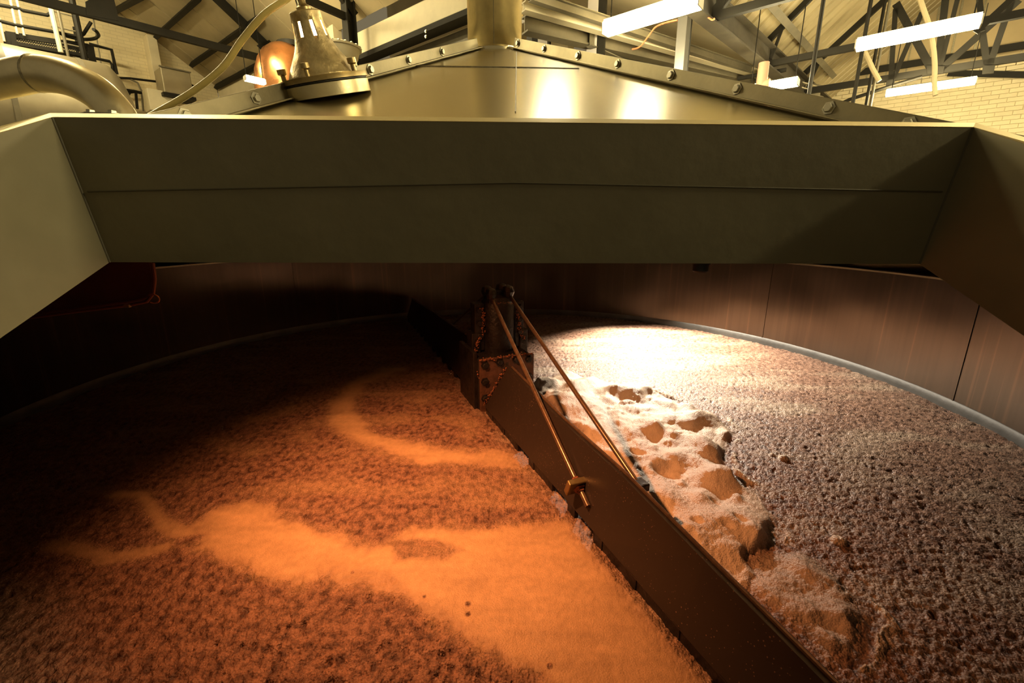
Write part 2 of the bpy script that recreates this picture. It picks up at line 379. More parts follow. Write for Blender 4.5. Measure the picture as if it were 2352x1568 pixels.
# ------------------------------------------------------------------ neck pipe on the axis
neck = thing('vent_pipe', 'tall stainless vent pipe rising from the top of the conical lid', 'pipe', (CX, CY, 0.93))
mb = MB(); mb.lathe([(0.155, 0.93), (0.155, 4.6)], 48, Matrix.Translation((CX, CY, 0))); mb.build('pipe_wall', M['pipe'], neck, smooth=True, solid=0.006)
mb = MB(); mb.lathe([(0.21, 0.925), (0.212, 0.945), (0.20, 0.957), (0.156, 0.962), (0.156, 0.925)], 48, Matrix.Translation((CX, CY, 0))); mb.build('collar', M['lid'], neck, smooth=True)
MB().tube([(CX, CY-0.156, 0.96), (CX, CY-0.156, 4.5)], 0.003, 6).build('seam', M['weld'], neck)

# ------------------------------------------------------------------ mash surface (height field with real relief)
NT, NR = 1300, 520
def gnoise(x, y, seed):
    r = np.random.default_rng(seed); perm = r.permutation(1024); perm = np.concatenate([perm, perm]); ang = r.random(1024)*2*np.pi
    gx, gy = np.cos(ang), np.sin(ang)
    xi = np.floor(x).astype(np.int64); yi = np.floor(y).astype(np.int64); xf = x-xi; yf = y-yi; xi &= 1023; yi &= 1023
    u = xf*xf*xf*(xf*(xf*6-15)+10); v = yf*yf*yf*(yf*(yf*6-15)+10)
    def g(i, j, dx, dy):
        h = perm[perm[(xi+i) & 1023]+((yi+j) & 1023)]; return gx[h]*dx+gy[h]*dy
    a = g(0,0,xf,yf); b = g(1,0,xf-1,yf); c = g(0,1,xf,yf-1); d = g(1,1,xf-1,yf-1)
    return ((a+(b-a)*u)+((c+(d-c)*u)-(a+(b-a)*u))*v)*1.5
def fbm(x, y, f, octv, seed, gain=0.5):
    s = 0; a = 1.0; t = 0
    for k in range(octv): s = s+a*gnoise(x*f+13.7*k, y*f-7.1*k, seed+k); t += a; a *= gain; f *= 2.03
    return s/t
def liq(x, y):
    r = ray(x, y); r = r*(ZL/r.z); return (r.x, r.y)
def sdf(X, Y, poly):              # signed distance to an outline, negative inside
    P = np.array(poly); d = np.full(X.shape, 1e9); ins = np.zeros(X.shape, bool)
    for i in range(len(P)):
        ax, ay = P[i]; bx, by = P[(i+1) % len(P)]
        ex, ey = bx-ax, by-ay; wx, wy = X-ax, Y-ay
        t = np.clip((wx*ex+wy*ey)/(ex*ex+ey*ey+1e-12), 0, 1); d = np.minimum(d, (wx-ex*t)**2+(wy-ey*t)**2)
        cnd = ((ay > Y) != (by > Y)) & (X < (bx-ax)*(Y-ay)/((by-ay) if abs(by-ay) > 1e-12 else 1e-12)+ax); ins ^= cnd
    d = np.sqrt(d); return np.where(ins, -d, d)
def line_d(X, Y, pts):
    d = np.full(X.shape, 1e9)
    for (ax, ay), (bx, by) in zip(pts[:-1], pts[1:]):
        ex, ey = bx-ax, by-ay; wx, wy = X-ax, Y-ay; t = np.clip((wx*ex+wy*ey)/(ex*ex+ey*ey+1e-12), 0, 1)
        d = np.minimum(d, (wx-ex*t)**2+(wy-ey*t)**2)
    return np.sqrt(d)
def sm(a, b, x): t = np.clip((x-a)/(b-a), 0, 1); return t*t*(3-2*t)

th = np.radians(np.linspace(-84, 84, NT))
RI = RT-0.010
dx, dy = np.sin(th), np.cos(th); bq = dx*CX+dy*CY
rmax = bq+np.sqrt(np.maximum(bq*bq-(CX*CX+CY*CY-RI*RI), 0))
tt = np.linspace(0, 1, NR)[:, None]; r0 = np.minimum(0.5, rmax*0.3)[None]
Rr = r0*(rmax[None]/r0)**tt
GX = Rr*dx[None]; GY = Rr*dy[None]
X, Y = GX.ravel(), GY.ravel()
# foam on the near side, drawn out by the turning rake
wx = X+0.05*fbm(X, Y, 3.0, 3, 101); wy = Y+0.05*fbm(X, Y, 3.0, 3, 131)
A1 = [liq(*p) for p in [(1320,1190),(1100,1207),(930,1228),(845,1252),(700,1200),(580,1160),(480,1170),(440,1205),(432,1240),(520,1290),(600,1342),(660,1352),(760,1326),(870,1338),(905,1352),(960,1402),(1050,1458),(1110,1502),(1150,1532),(1240,1575),(1300,1640),(1720,1640),(1600,1500),(1450,1330)]]
A2 = [liq(*p) for p in [(880,1250),(1000,1238),(1080,1262),(1040,1290),(900,1296)]]
s1 = sdf(wx, wy, A1)
foamA = sm(0.06, -0.09, s1+0.05*fbm(X, Y, 11, 4, 151))
foamA *= 1-0.75*sm(0.02, -0.03, sdf(wx, wy, A2))
cres = [liq(*p) for p in [(900,850),(820,880),(785,925),(795,975),(850,1012),(950,1040),(1080,1056),(1235,1062)]]
dB = line_d(wx, wy, cres); foamB = sm(0.15, 0.0, dB+0.03*fbm(X, Y, 9, 3, 161))*0.75
wisp1 = [liq(*p) for p in [(270,1135),(320,1138),(350,1165),(380,1205),(430,1232)]]; wisp2 = [liq(*p) for p in [(120,1255),(240,1292),(330,1268),(420,1240),(470,1220)]]
foamC = np.maximum(sm(0.055, 0.0, line_d(wx, wy, wisp1)), sm(0.06, 0.0, line_d(wx, wy, wisp2)))*0.7
haz = [liq(*p) for p in [(1010,1110),(1150,1130),(1300,1120)]]
foamE = sm(0.16, 0.0, line_d(wx, wy, haz))*0.25
streak = fbm(X*1.0+0.4*fbm(X, Y, 1.3, 2, 301), Y*2.2, 2.2, 4, 311)
leftside = sm(0.05, -0.15, (X-CX)*0.927+(Y-CY)*0.376+0.165)      # the near-left half, in front of the rake arm
foamL = np.clip(np.maximum.reduce([foamA, foamB, foamC, foamE])+0.35*leftside*sm(-0.1, 0.5, streak)*sm(0.9, 1.9, Y), 0, 1)*leftside
hole1 = sm(0.05, 0.0, line_d(X, Y, [liq(415,1246), liq(445,1238)])); foamL *= 1-hole1
for px, py, rad in ((1075,1389,0.010),(1075,1412,0.009),(1262,1531,0.009),(975,1372,0.006),(810,1316,0.006)): c = liq(px, py); foamL *= 1-0.9*sm(rad*1.5, rad*0.5, np.hypot(X-c[0], Y-c[1]))
# froth bank heaped up behind the arm
Fp = [liq(*p) for p in [(1225,885),(1290,862),(1370,872),(1470,898),(1560,932),(1640,955),(1682,1000),(1655,1035),(1660,1075),(1690,1115),(1745,1140),(1768,1190),(1762,1245),(1715,1292),(1735,1330),(1690,1370),(1560,1240),(1420,1090),(1300,960)]]
Gp = [liq(*p) for p in [(1735,1290),(1840,1270),(1930,1330),(1985,1420),(1960,1500),(1900,1525),(1800,1420),(1720,1350)]]
fx = X+0.035*fbm(X, Y, 9, 3, 401); fy = Y+0.035*fbm(X, Y, 9, 3, 431)
sF = sdf(fx, fy, Fp); sG = sdf(fx, fy, Gp)
froth = np.maximum(sm(0.02, -0.03, sF), 0.55*sm(0.03, -0.05, sG))
dome = np.zeros_like(X)
# rounded billows: soft caps of many sizes melted into each other
bx = X+0.03*fbm(X, Y, 7, 2, 801); by = Y+0.03*fbm(X, Y, 7, 2, 821)
near_f = np.where(np.minimum(sF, sG) < 0.08)[0]; acc = np.zeros(len(near_f)); Xn, Yn = bx[near_f], by[near_f]
for poly, cnt_, r0_, r1_ in ((Fp, 300, 0.022, 0.105), (Gp, 60, 0.02, 0.07)):
    PF = np.array(poly); lo, hi = PF.min(0), PF.max(0); k = 0
    while k < cnt_:
        c = lo+(hi-lo)*rng.random(2)
        sd = sdf(np.array([c[0]]), np.array([c[1]]), poly)[0]
        if sd > 0.0: continue
        k += 1; rad = r0_+(r1_-r0_)*rng.random()**2.4; an_ = rng.random()*math.pi; ca_, sa_ = math.cos(an_), math.sin(an_)
        dx_, dy_ = Xn-c[0], Yn-c[1]; q = ((dx_*ca_+dy_*sa_)/1.35)**2+((dy_*ca_-dx_*sa_))**2
        hgt_ = rad*rng.uniform(0.25, 0.75); acc += (hgt_*np.exp(-1.3*q/(rad*rad)))**2.2
dome[near_f] = acc**(1/2.2)*1.0
flat = sm(0.20, 0.0, line_d(X, Y, [liq(1500,1120), liq(1580,1180), liq(1640,1260)]))
dome = dome*(1-0.5*flat)+0.022*flat*(sF < 0)
for px, py, rad in ((1800,1055,0.030),(1772,1046,0.016),(1925,1245,0.03),(1770,1290,0.035),(1745,1240,0.03),(1440,935,0.06),(1355,895,0.05),(1490,925,0.05),(1620,1040,0.05),(1560,960,0.045)):
    c = liq(px, py); q = ((X-c[0])**2+((Y-c[1])*1.15)**2)/(rad*rad)
    dome = np.maximum(dome, np.where(q < 1, np.sqrt(np.maximum(0, 1-q)), 0)*rad*0.75)
# dimples torn into the froth
dimp = np.zeros_like(X)
for px, py, rad in ((1530,1090,0.09),(1640,1165,0.03),(1700,1215,0.035),(1460,1060,0.06),(1600,1225,0.03),(1665,1230,0.025),(1430,960,0.035),(1560,1010,0.03),(1900,1450,0.06)):
    c = liq(px, py); q = ((fx-c[0])**2+((fy-c[1])*1.1)**2)/(rad*rad); dimp = np.maximum(dimp, np.where(q < 1, (1-q)**1.5, 0)*rad*0.5)
loose = (sF > 0.05) & (sG > 0.05)
ballmask = np.where(loose, sm(0.002, 0.01, dome), 0)
# husk relief: clotted grains with dark gaps
rag = np.abs(fbm(X*1.0, Y*0.75, 26, 4, 501, 0.6)); rag2 = fbm(X, Y, 60, 3, 521, 0.6); swell = fbm(X, Y, 1.6, 3, 541)
far_fade = sm(6.0, 1.0, np.hypot(X, Y))
z = ZL+0.006*swell
hk = 0.017*(0.35-rag)+0.006*rag2
pits = sm(0.30, 0.46, fbm(X, Y, 17, 4, 571, 0.62))
hk = hk-0.010*pits
fl = np.clip(foamL*1.15, 0, 1)
z = z+hk*(1-fl)*(1-froth)*1.0
z = z+fl*(0.004+0.0035*fbm(X, Y, 7, 3, 601)+0.0012*rag2)
z = z+froth*(0.006+dome-dimp+0.008*np.abs(fbm(X, Y, 26, 3, 611))+0.0030*rag2)+ballmask*dome*0.9
z = z+0.010*sm(0.10, 0.0, RI-np.hypot(X-CX, Y-CY))*(0.5+fbm(X, Y, 6, 3, 631))
# hollow worn along the foot of the rake arm
arm_o = (X-CX)*(-0.927)+(Y-CY)*(-0.376)
z = z-0.012*sm(0.05, 0.0, np.abs(arm_o-0.165))*(1-froth)
# colours
husk = np.array([0.40, 0.215, 0.138]); dark = np.array([0.085, 0.036, 0.022]); foamc = np.array([0.66, 0.42, 0.22]); frothc = np.array([0.86, 0.68, 0.50]); pale = np.array([0.60, 0.45, 0.32])
mixn = np.clip(0.58+1.7*fbm(X, Y, 30, 4, 701, 0.65)-0.7*pits-0.5*(rag-0.2), 0, 1)[:, None]
colr = dark+(husk-dark)*mixn
colr = colr*(1+(1-leftside)[:, None]*np.array([0.12, 0.22, 0.28]))
pl = (sm(-0.1, 0.45, fbm(X*0.6, Y*1.6, 2.3, 4, 711))*(1-leftside)*0.85)[:, None]
colr = colr+(pale-colr)*pl*(0.35+0.65*mixn)
tint = foamc*(1+0.30*fbm(X*0.8, Y*2.4, 5, 5, 721, 0.6)[:, None]+0.16*fbm(X, Y, 40, 2, 741)[:, None])
colr = colr+(tint-colr)*fl[:, None]
frm = np.clip(np.maximum(froth, ballmask), 0, 1)[:, None]
colr = colr+(frothc*(1+0.12*fbm(X, Y, 30, 3, 731)[:, None])-colr)*frm
colr = np.clip(colr, 0.01, 0.95)
idx = np.arange(NT*NR).reshape(NR, NT)
quads = np.stack([idx[:-1,:-1], idx[:-1,1:], idx[1:,1:], idx[1:,:-1]], -1).reshape(-1, 4)
qf = fl[quads].mean(1); qb = froth[quads].mean(1)
sel_b = qb > 0.5; sel_f = (~sel_b) & (qf > 0.5); sel_h = ~(sel_b | sel_f)
def mesh_np(name, quads, m):
    used = np.unique(quads); remap = np.full(NT*NR, -1, np.int64); remap[used] = np.arange(len(used)); q = remap[quads]
    co = np.stack([X[used], Y[used], z[used]], 1).astype(np.float32)
    me = bpy.data.meshes.new(name); me.vertices.add(len(co)); me.vertices.foreach_set('co', co.ravel())
    me.loops.add(q.size); me.loops.foreach_set('vertex_index', q.ravel().astype(np.int32))
    me.polygons.add(len(q)); me.polygons.foreach_set('loop_start', np.arange(0, q.size, 4, dtype=np.int32))
    me.polygons.foreach_set('use_smooth', np.ones(len(q), bool)); me.update(); me.validate()
    ca = me.color_attributes.new('mash_colour', 'FLOAT_COLOR', 'POINT')
    ca.data.foreach_set('color', np.concatenate([colr[used], np.ones((len(used), 1))], 1).astype(np.float32).ravel())
    me.materials.append(m); o = bpy.data.objects.new(name, me); COL.objects.link(o); return o
tag(mesh_np('husk_bed', quads[sel_h], M['husk']), 'grainy wet bed of malt husks filling the round tun', 'mash', kind='stuff')
tag(mesh_np('foam_stream', quads[sel_f], M['foam']), 'smooth tan foam swirling over the husks left of the rake arm', 'foam', kind='stuff')
tag(mesh_np('froth_bank', quads[sel_b], M['froth']), 'lumpy pale froth heaped up along the right of the rake arm', 'foam', kind='stuff')

# ------------------------------------------------------------------ rake: hub, two arms, stay rods, tines
DA = Vector((0.376, -0.927, 0)).normalized(); NA = Vector((-DA.y*-1, 0, 0)); NA = Vector((-0.927, -0.376, 0)).normalized()
CC = Vector((CX, CY, 0))
def ap(al, of, zz): return CC+DA*al+NA*of+ZZ*zz
rake = thing('mash_rake', 'dark crusted rotating rake hub with long plate arms and stay rods', 'rake', (CX, CY, ZL-0.3))
# hub: round split bearing housing on a stepped block
mb = MB(); mb.lathe([(0, -0.50), (0.105, -0.50), (0.118, -0.52), (0.118, -0.84), (0, -0.84)], 28, Matrix.Translation((CX, CY, 0))); hub = mb.build('bearing_housing', M['iron'], rake, smooth=True)
for s in (-1, 1):
    c = ap(0.0, 0.142*s, -0.665); MB().box(c, 0.05, 0.034, 0.16, (DA, NA, ZZ)).build('clamp_flange', M['iron'], rake, bevel=0.006)
    c = ap(0.0, 0.172*s, -0.80); MB().box(c, 0.062, 0.03, 0.10, (DA, NA, ZZ)).build('clamp_foot', M['iron'], rake, bevel=0.006)
    for k in range(3): place(BOLTK, 'bolt', rake, ap(0.051, 0.145*s, -0.55-0.085*k), DA)
mb = MB(); mb.box(ap(-0.01, 0.02, -1.02), 0.20, 0.185, 0.185, (DA, NA, ZZ)); mb.build('hub_block', M['iron'], rake, bevel=0.012)
mb = MB(); mb.box(ap(0.0, 0.215, -1.0), 0.17, 0.014, 0.20, (DA, NA, ZZ)); mb.build('side_plate', M['iron'], rake, bevel=0.004)
mb = MB(); mb.lathe([(0.10, -0.50), (0.09, -0.47), (0.05, -0.45), (0.05, -0.43), (0, -0.43)], 20, Matrix.Translation((CX, CY, 0))); mb.build('hub_cap', M['iron'], rake, smooth=True)
for (al, of, zz, r) in ((0.05, 0.06, -0.445, 0.042), (0.05, -0.06, -0.435, 0.046), (-0.05, 0.055, -0.44, 0.042), (-0.05, -0.05, -0.43, 0.044)):
    mb = MB(); p = ap(al, of, zz); mb.lathe([(0, -r), (r*0.7, -r*0.75), (r, 0), (r*0.75, r*0.7), (0, r)], 10, Matrix.Translation(p)); mb.box(p-ZZ*0.04, 0.022, 0.022, 0.045, (DA, NA, ZZ)); mb.build('rod_lug', M['iron'], rake, bevel=0.004)
# bolted faces that carry the arms
for s in (1, -1):
    mb = MB(); mb.box(ap(0.205*s, 0.01, -1.02), 0.012, 0.19, 0.185, (DA, NA, ZZ)); pl = mb.build('bolt_plate', mat('plate_brown', (0.13, 0.065, 0.04), 0.5, 0.2, var=0.4, vscale=20, bump=0.3, bscale=60) if s > 0 else M['iron'], rake, bevel=0.004)
    for (of, zz) in ((0.155, -0.875), (0.055, -0.865), (-0.06, -0.86), (-0.15, -0.865), (0.158, -0.985), (0.158, -1.10), (-0.155, -0.99), (-0.155, -1.10)):
        place(BOLTK, 'bolt', pl, ap((0.217)*s, of+0.01, zz), DA*s, 1.15)
def crust(pts, r, parent):        # dried mash caked on an edge: a ragged strip of flakes
    mb = MB()
    for a, b in zip(pts[:-1], pts[1:]):
        n = max(4, int((b-a).length/0.0035))
        for k in range(n):
            sc = random.gauss(0, 0.55)
            p = a+(b-a)*((k+random.random())/n)+NA*(sc*r)+ZZ*(random.gauss(0, 0.45)*r)+DA*random.uniform(0, 0.003); q = r*random.uniform(0.12, 0.48)
            mb.lathe([(0, -q*0.6), (q, -q*0.1), (q*0.6, q*0.6), (0, q*0.7)], 5, Matrix.Translation(p) @ Matrix.Rotation(random.random()*3, 4, 'X') @ Matrix.Rotation(random.random()*3, 4, 'Z'))
    o = mb.build('caked_mash', M['rust'], parent); o['kind'] = 'stuff'; return o
crust([ap(0.225, 0.20, -0.832), ap(0.225, -0.04, -0.825), ap(0.225, -0.17, -0.828)], 0.014, rake)
crust([ap(0.06, 0.125, -0.53), ap(0.06, 0.115, -0.62), ap(0.06, 0.13, -0.70), ap(0.07, 0.17, -0.76), ap(0.075, 0.19, -0.83), ap(0.20, 0.20, -0.95)], 0.016, rake)
crust([ap(0.06, -0.13, -0.55), ap(0.06, -0.14, -0.68), ap(0.07, -0.17, -0.78)], 0.014, rake)
crust([ap(0.11, 0.06, -0.497), ap(0.12, -0.04, -0.50), ap(0.10, -0.09, -0.50)], 0.009, rake)
# plate arms: inclined blades, deeper at the hub
def topz(al): 
    xs = [0.25, 0.5, 1.1, 1.6, 2.0, 2.35, 2.9]; ys = [-0.81, -0.835, -0.885, -0.905, -0.95, -0.985, -1.02]; return float(np.interp(al, xs, ys))
ZB = ZL+0.035
def arm(s, steps):
    mb = MB(); vs = []; n = len(steps); t = 0.010
    ob = 0.165; ot = 0.085
    for al in steps:
        zt = topz(al) if s > 0 else topz(al)*0.45-0.83*0.55; zb = ZB
        a_t = al*s
        top_al = a_t if al > 0.45 else (0.40)*s
        for (o_, z_) in ((ob+t, zb), (ot+t, zt), (ot-t, zt), (ob-t, zb)): vs.append(ap(top_al if z_ > zb else a_t, o_, z_))
    fs = [(i*4+k, i*4+(k+1)%4, (i+1)*4+(k+1)%4, (i+1)*4+k) for i in range(n-1) for k in range(4)]+[(3,2,1,0), tuple((n-1)*4+k for k in range(4))]
    return mb.add(vs, fs)
near = arm(1, [0.23, 0.45, 0.8, 1.1, 1.45, 1.6, 2.0, 2.35, 2.88]).build('arm_plate', M['arm'], rake)
far = arm(-1, [0.23, 0.45, 0.8, 1.1, 1.6, 2.0, 2.35, 2.88]).build('arm_plate', M['arm'], rake)
for s, par in ((1, near), (-1, far)):
    pts = [ap(al*s, 0.085-0.012*s, (topz(al) if s > 0 else topz(al)*0.45-0.83*0.55)+0.003) for al in (0.45, 0.8, 1.1, 1.6, 2.0, 2.35, 2.88)]
    MB().tube(pts, 0.007, 8).build('edge_bead', M['rod'], par, smooth=True)
# diagonal weld gusset with crust between plate and arm
crust([ap(0.42, 0.10, -0.84), ap(0.235, 0.182, -1.13)], 0.012, near)
# stay rods
def rod(p, q, r, parent): return MB().tube([p, q], r, 10).build('stay_rod', M['rod'], parent, smooth=True)
nrm_l = Vector(NA)
e1 = ap(1.385, 0.155, -1.05); q1 = ap(0.06, 0.06, -0.47)
rod(q1, e1+(e1-q1).normalized()*0.10, 0.0115, rake)
e2 = ap(1.56, -0.01, -0.985); q2 = ap(0.05, -0.07, -0.46); rod(q2, e2, 0.0115, rake)
e3 = ap(-1.35, 0.03, -1.0); rod(ap(-0.06, 0.05, -0.46), e3, 0.0115, rake); e4 = ap(-1.35, -0.19, -1.03); rod(ap(-0.06, -0.05, -0.46), e4, 0.0115, rake)
dr = (e1-q1).normalized()
ax = (dr, NA, dr.cross(NA))
an = MB().box(e1, 0.014, 0.055, 0.036, ax).build('rod_anchor', M['brass2'], rake, bevel=0.004)
place(BOLTR, 'nut', an, e1+dr*0.016, dr, 1.25); place(BOLTR, 'nut', an, e1-dr*0.02, -dr, 1.1)
MB().box(e2, 0.03, 0.03, 0.016, (DA, NA, ZZ)).build('rod_anchor', M['iron'], rake, bevel=0.004)
# tines under both arms; plates added under the near arm to block light
for s, par in ((1, near), (-1, far)):
    for k in range(13):
        al = 0.34+0.205*k
        MB().box(ap(al*s, 0.165, (ZB+ZL-0.12)/2), 0.03, 0.009, (ZB-ZL+0.12)/2+0.004, (DA, NA, ZZ)).build('tine', M['iron'], par)
for a0, a1 in ((0.24, 0.74), (0.95, 1.14), (1.56, 2.86)):
    MB().box(ap((a0+a1)/2, 0.165, (ZB+ZL-0.05)/2), (a1-a0)/2, 0.006, (ZB-ZL+0.05)/2+0.003, (DA, NA, ZZ)).build('light_block_skirt', M['iron'], near)

# ------------------------------------------------------------------ sight lamps on the lid
LN = Vector((0, -0.456, 1)).normalized()
def sight_lamp(label, base, axis, nrm, watts, colour, lens_mat, aim, angle, blend, size):
    t = thing('sight_lamp', label, 'lamp', base, 'sight lamps on the tun lid')
    Q = axis.to_track_quat('Z', 'Y').to_matrix().to_4x4(); Mx = Matrix.Translation(base+axis*0.008) @ Q
    mb = MB(); mb.lathe([(0, -0.014), (0.136, -0.014), (0.136, 0.022), (0.13, 0.024), (0, 0.024)], 48, Mx); mb.build('weld_ring', M['pipe'], t, smooth=True)
    mb = MB(); mb.lathe([(0, 0.025), (0.132, 0.025), (0.132, 0.029), (0, 0.029)], 48, Mx); mb.build('gasket', M['rubber'], t, smooth=True)
    mb = MB(); mb.lathe([(0, 0.030), (0.137, 0.030), (0.137, 0.041), (0.138, 0.044), (0.1, 0.046), (0, 0.046)], 48, Mx); mb.build('clamp_ring', M['brass2'], t, smooth=True)
    KZ = 0.69; prof = [(0.112, 0.044), (0.107, 0.052), (0.101, 0.07), (0.093, 0.09), (0.083, 0.112), (0.073, 0.133), (0.064, 0.155), (0.057, 0.178), (0.0525, 0.198), (0.050, 0.218), (0.0475, 0.240), (0.046, 0.258), (0.046, 0.276), (0.0455, 0.292), (0.043, 0.296), (0.0, 0.297)]; prof = [(r_, 0.044+(z_-0.044)*KZ) for r_, z_ in prof]; Mt = Mx @ Matrix.Translation((0, 0, -(0.297-0.044)*(1-KZ)))
    sk = lambda i, k: 8 <= i <= 10 and (k % 8) in (0, 1)
    mb = MB(); mb.lathe(prof, 64, Mx @ Matrix.Rotation(math.radians(8), 4, 'Z'), skip=sk); mb.build('housing', M['brass'], t, smooth=True, solid=0.003)
    mb = MB(); mb.lathe([(0, 0.12), (0.022, 0.14), (0.034, 0.17), (0.034, 0.175), (0.030, 0.19), (0.018, 0.20), (0, 0.205)], 20, Mx); mb.build('bulb', M['bulb'], t, smooth=True)
    mb = MB(); mb.lathe([(0, 0.297), (0.022, 0.297), (0.022, 0.308), (0.016, 0.312), (0.012, 0.318), (0.012, 0.345), (0.016, 0.346), (0.016, 0.375), (0.009, 0.38), (0.009, 0.41), (0, 0.41)], 16, Mt); mb.build('cable_gland', M['brass2'], t, smooth=True)
    MB().tube([Mt @ Vector((-0.018, 0, 0.295)), Mt @ Vector((-0.02, 0, 0.33)), Mt @ Vector((-0.025, 0.0, 0.40))], 0.004, 6).build('hook', M['bolt'], t)
    for k in range(5):
        a = math.radians(-150+72*k+12); c = Vector((0.124*math.cos(a), 0.124*math.sin(a), 0))
        mb = MB(); mb.lathe([(0, 0.040), (0.0075, 0.040), (0.0075, 0.062), (0.014, 0.066), (0.014, 0.080), (0, 0.082)], 12, Mx @ Matrix.Translation(c)); mb.build('thumb_screw', M['brass2'], t, smooth=True)
    mb = MB(); Ml = Matrix.Translation(base) @ nrm.to_track_quat('Z', 'Y').to_matrix().to_4x4(); mb.lathe([(0, -0.05), (0.075, -0.05), (0.085, -0.042), (0.085, -0.022), (0, -0.022)], 32, Ml); mb.build('sight_glass', lens_mat, t, smooth=True)
    ld = bpy.data.lights.new('sight_beam', 'SPOT'); ld.energy = watts; ld.color = colour; ld.spot_size = math.radians(angle); ld.spot_blend = blend; ld.shadow_soft_size = size
    lo_ = bpy.data.objects.new('sight_beam', ld); COL.objects.link(lo_); lo_.parent = t
    pos = Ml @ Vector((0, 0, -0.13)); lo_.location = pos-base
    lo_.rotation_euler = (Vector(aim)-pos).to_track_quat('-Z', 'Y').to_euler()
    return t, Mt
base1 = lidpt(757, 219, 0.002)
axis1 = (LN+Vector((-0.13, 0.16, 0))).normalized()
lampA, MA = sight_lamp('pitted brass bell lamp glowing through slots on the lid', base1, axis1, LN, SIGHT_W, SIGHT_COL, M['lens'], (-0.30, 1.82, ZL), 107, 1.0, 0.035)
# a second lamp sits on the far side of the lid, lighting the far mash
fa = 139.0; frr = 2.36; ar = math.radians(fa); fbase = Vector((CX+frr*math.sin(ar), CY-frr*math.cos(ar), 0))
def lid_at(p):                    # height of the lid over a plan point
    d = Vector((p.x-CX, CY-p.y)); az = math.degrees(math.atan2(d.x, d.y)) % 360; r = d.length
    arr = sorted([(a % 360) for a in ridge_az]); 
    for i in range(7):
        a0 = arr[i]; a1 = arr[(i+1) % 7]+(360 if i == 6 else 0)
        if a0 <= az < a1 or a0 <= az+360 < a1:
            P0, P1, P2 = Vector((CX, CY, APEX)), rp(a0 if a0 < 180 else a0-360, 1), rp(a1 if a1 < 180 else a1-360, 1)
            n = (P1-P0).cross(P2-P0); n = n if n.z > 0 else -n; n.normalize(); return P0.z-(n.x*(p.x-P0.x)+n.y*(p.y-P0.y))/n.z, n
fz, fn = lid_at(fbase); fbase.z = fz+0.004
lens2 = mat('far_sight_glass', (0.9, 0.85, 0.7), 0.2, emit=FAR_COL, estr=8); lens2.cycles.emission_sampling = 'NONE'
sight_lamp('brass bell lamp on the far slope of the lid behind the vent pipe', fbase, fn, fn, FAR_W, FAR_COL, lens2, (1.50, 4.18, ZL), 110, 0.66, 0.03)

# ------------------------------------------------------------------ fittings by the hatch
noz = thing('spray_nozzle', 'small black spray nozzle hanging under the hatch edge', 'nozzle', on('y', 0.80, 1611, 598))
nb = on('y', 0.80, 1611, 598); Mn = Matrix.Translation(nb)
mb = MB(); mb.lathe([(0, 0.03), (0.0165, 0.03), (0.0165, -0.004), (0.0155, -0.006), (0, -0.006)], 20, Mn); mb.build('collar', M['rubber'], noz, smooth=True)
mb = MB(); mb.lathe([(0, -0.006), (0.0135, -0.006), (0.0135, -0.018), (0.011, -0.0205), (0, -0.0205)], 20, Mn); mb.build('tip', M['rubber'], noz, smooth=True)
# copper inlet chute under the lid, at the left
yc = 1.6
ch = thing('inlet_chute', 'reddish copper inlet chute hanging under the lid at the left', 'chute', on('y', yc, 250, 660))
pts = [on('y', yc, *p) for p in [(140, 590), (351, 590), (356, 640), (352, 672), (338, 690), (300, 698), (200, 710), (60, 728), (-60, 735), (-60, 590)]]
for p in pts[:2]+pts[-1:]: p.z += 0.10
MB().prism(pts, Vector((-0.45, 0.36, 0.03))).build('hood', M['chute'], ch, bevel=0.012)
rim = [on('y', yc-0.006, *p) for p in [(351, 604), (356, 640), (352, 674), (338, 692), (300, 700), (200, 712), (60, 730)]]
MB().tube(rim, 0.006, 8).build('rolled_edge', M['chute'], ch, smooth=True)
c0 = on('y', yc-0.012, 352, 686); cl = [c0+Vector((0.022*math.cos(t), 0, 0.016*math.sin(t))) for t in np.linspace(-2.2, 2.2, 12)]
MB().tube(cl, 0.0028, 6).build('ring_clip', M['copper'], ch, smooth=True)
MB().box(on('y', yc-0.012, 293, 702), 0.01, 0.006, 0.006).build('clip_block', M['brass2'], ch, bevel=0.002)

# steel elbow pipe entering the lid at the left
def smooth_path(pts, n=24):
    out = []
    for i in range(len(pts)-1):
        p0, p1, p2, p3 = pts[max(i-1, 0)], pts[i], pts[i+1], pts[min(i+2, len(pts)-1)]
        for k in range(n):
            t = k/n; out.append(0.5*((2*p1)+(p2-p0)*t+(2*p0-5*p1+4*p2-p3)*t*t+(3*p1-p0-3*p2+p3)*t*t*t))
    return out+[pts[-1]]
el = [on('y', 1.42, *p) for p in [(-900, 330), (-300, 238), (0, 184), (78, 170), (150, 178), (215, 208), (258, 248), (292, 300)]]
elbow = thing('elbow_pipe', 'bent stainless steel pipe running into the lid at the left', 'pipe', el[-1])
MB().tube(smooth_path(el, 10), 0.047, 24).build('pipe_run', M['pipe'], elbow, smooth=True)
wp = on('y', 1.42, 84, 169); wd = (on('y', 1.42, 110, 171)-wp).normalized(); MB().tube([wp-wd*0.004, wp, wp+wd*0.004], [0.0475, 0.0495, 0.0475], 24).build('weld_ring', M['weld'], elbow, smooth=True)
mb = MB(); fb = on('y', 1.42, 276, 276); mb.lathe([(0.045, 0.0), (0.09, 0.0), (0.09, 0.012), (0.05, 0.014), (0.046, 0.02)], 28, Matrix.Translation(fb-ZZ*0.01)); fo = mb.build('base_flange', M['weld'], elbow, smooth=True)
for k in range(8):
    a = k*math.pi/4+0.5; place(BOLT, 'bolt', fo, fb+Vector((0.072*math.cos(a), 0.072*math.sin(a), 0.002)), (0, 0, 1), 0.9)

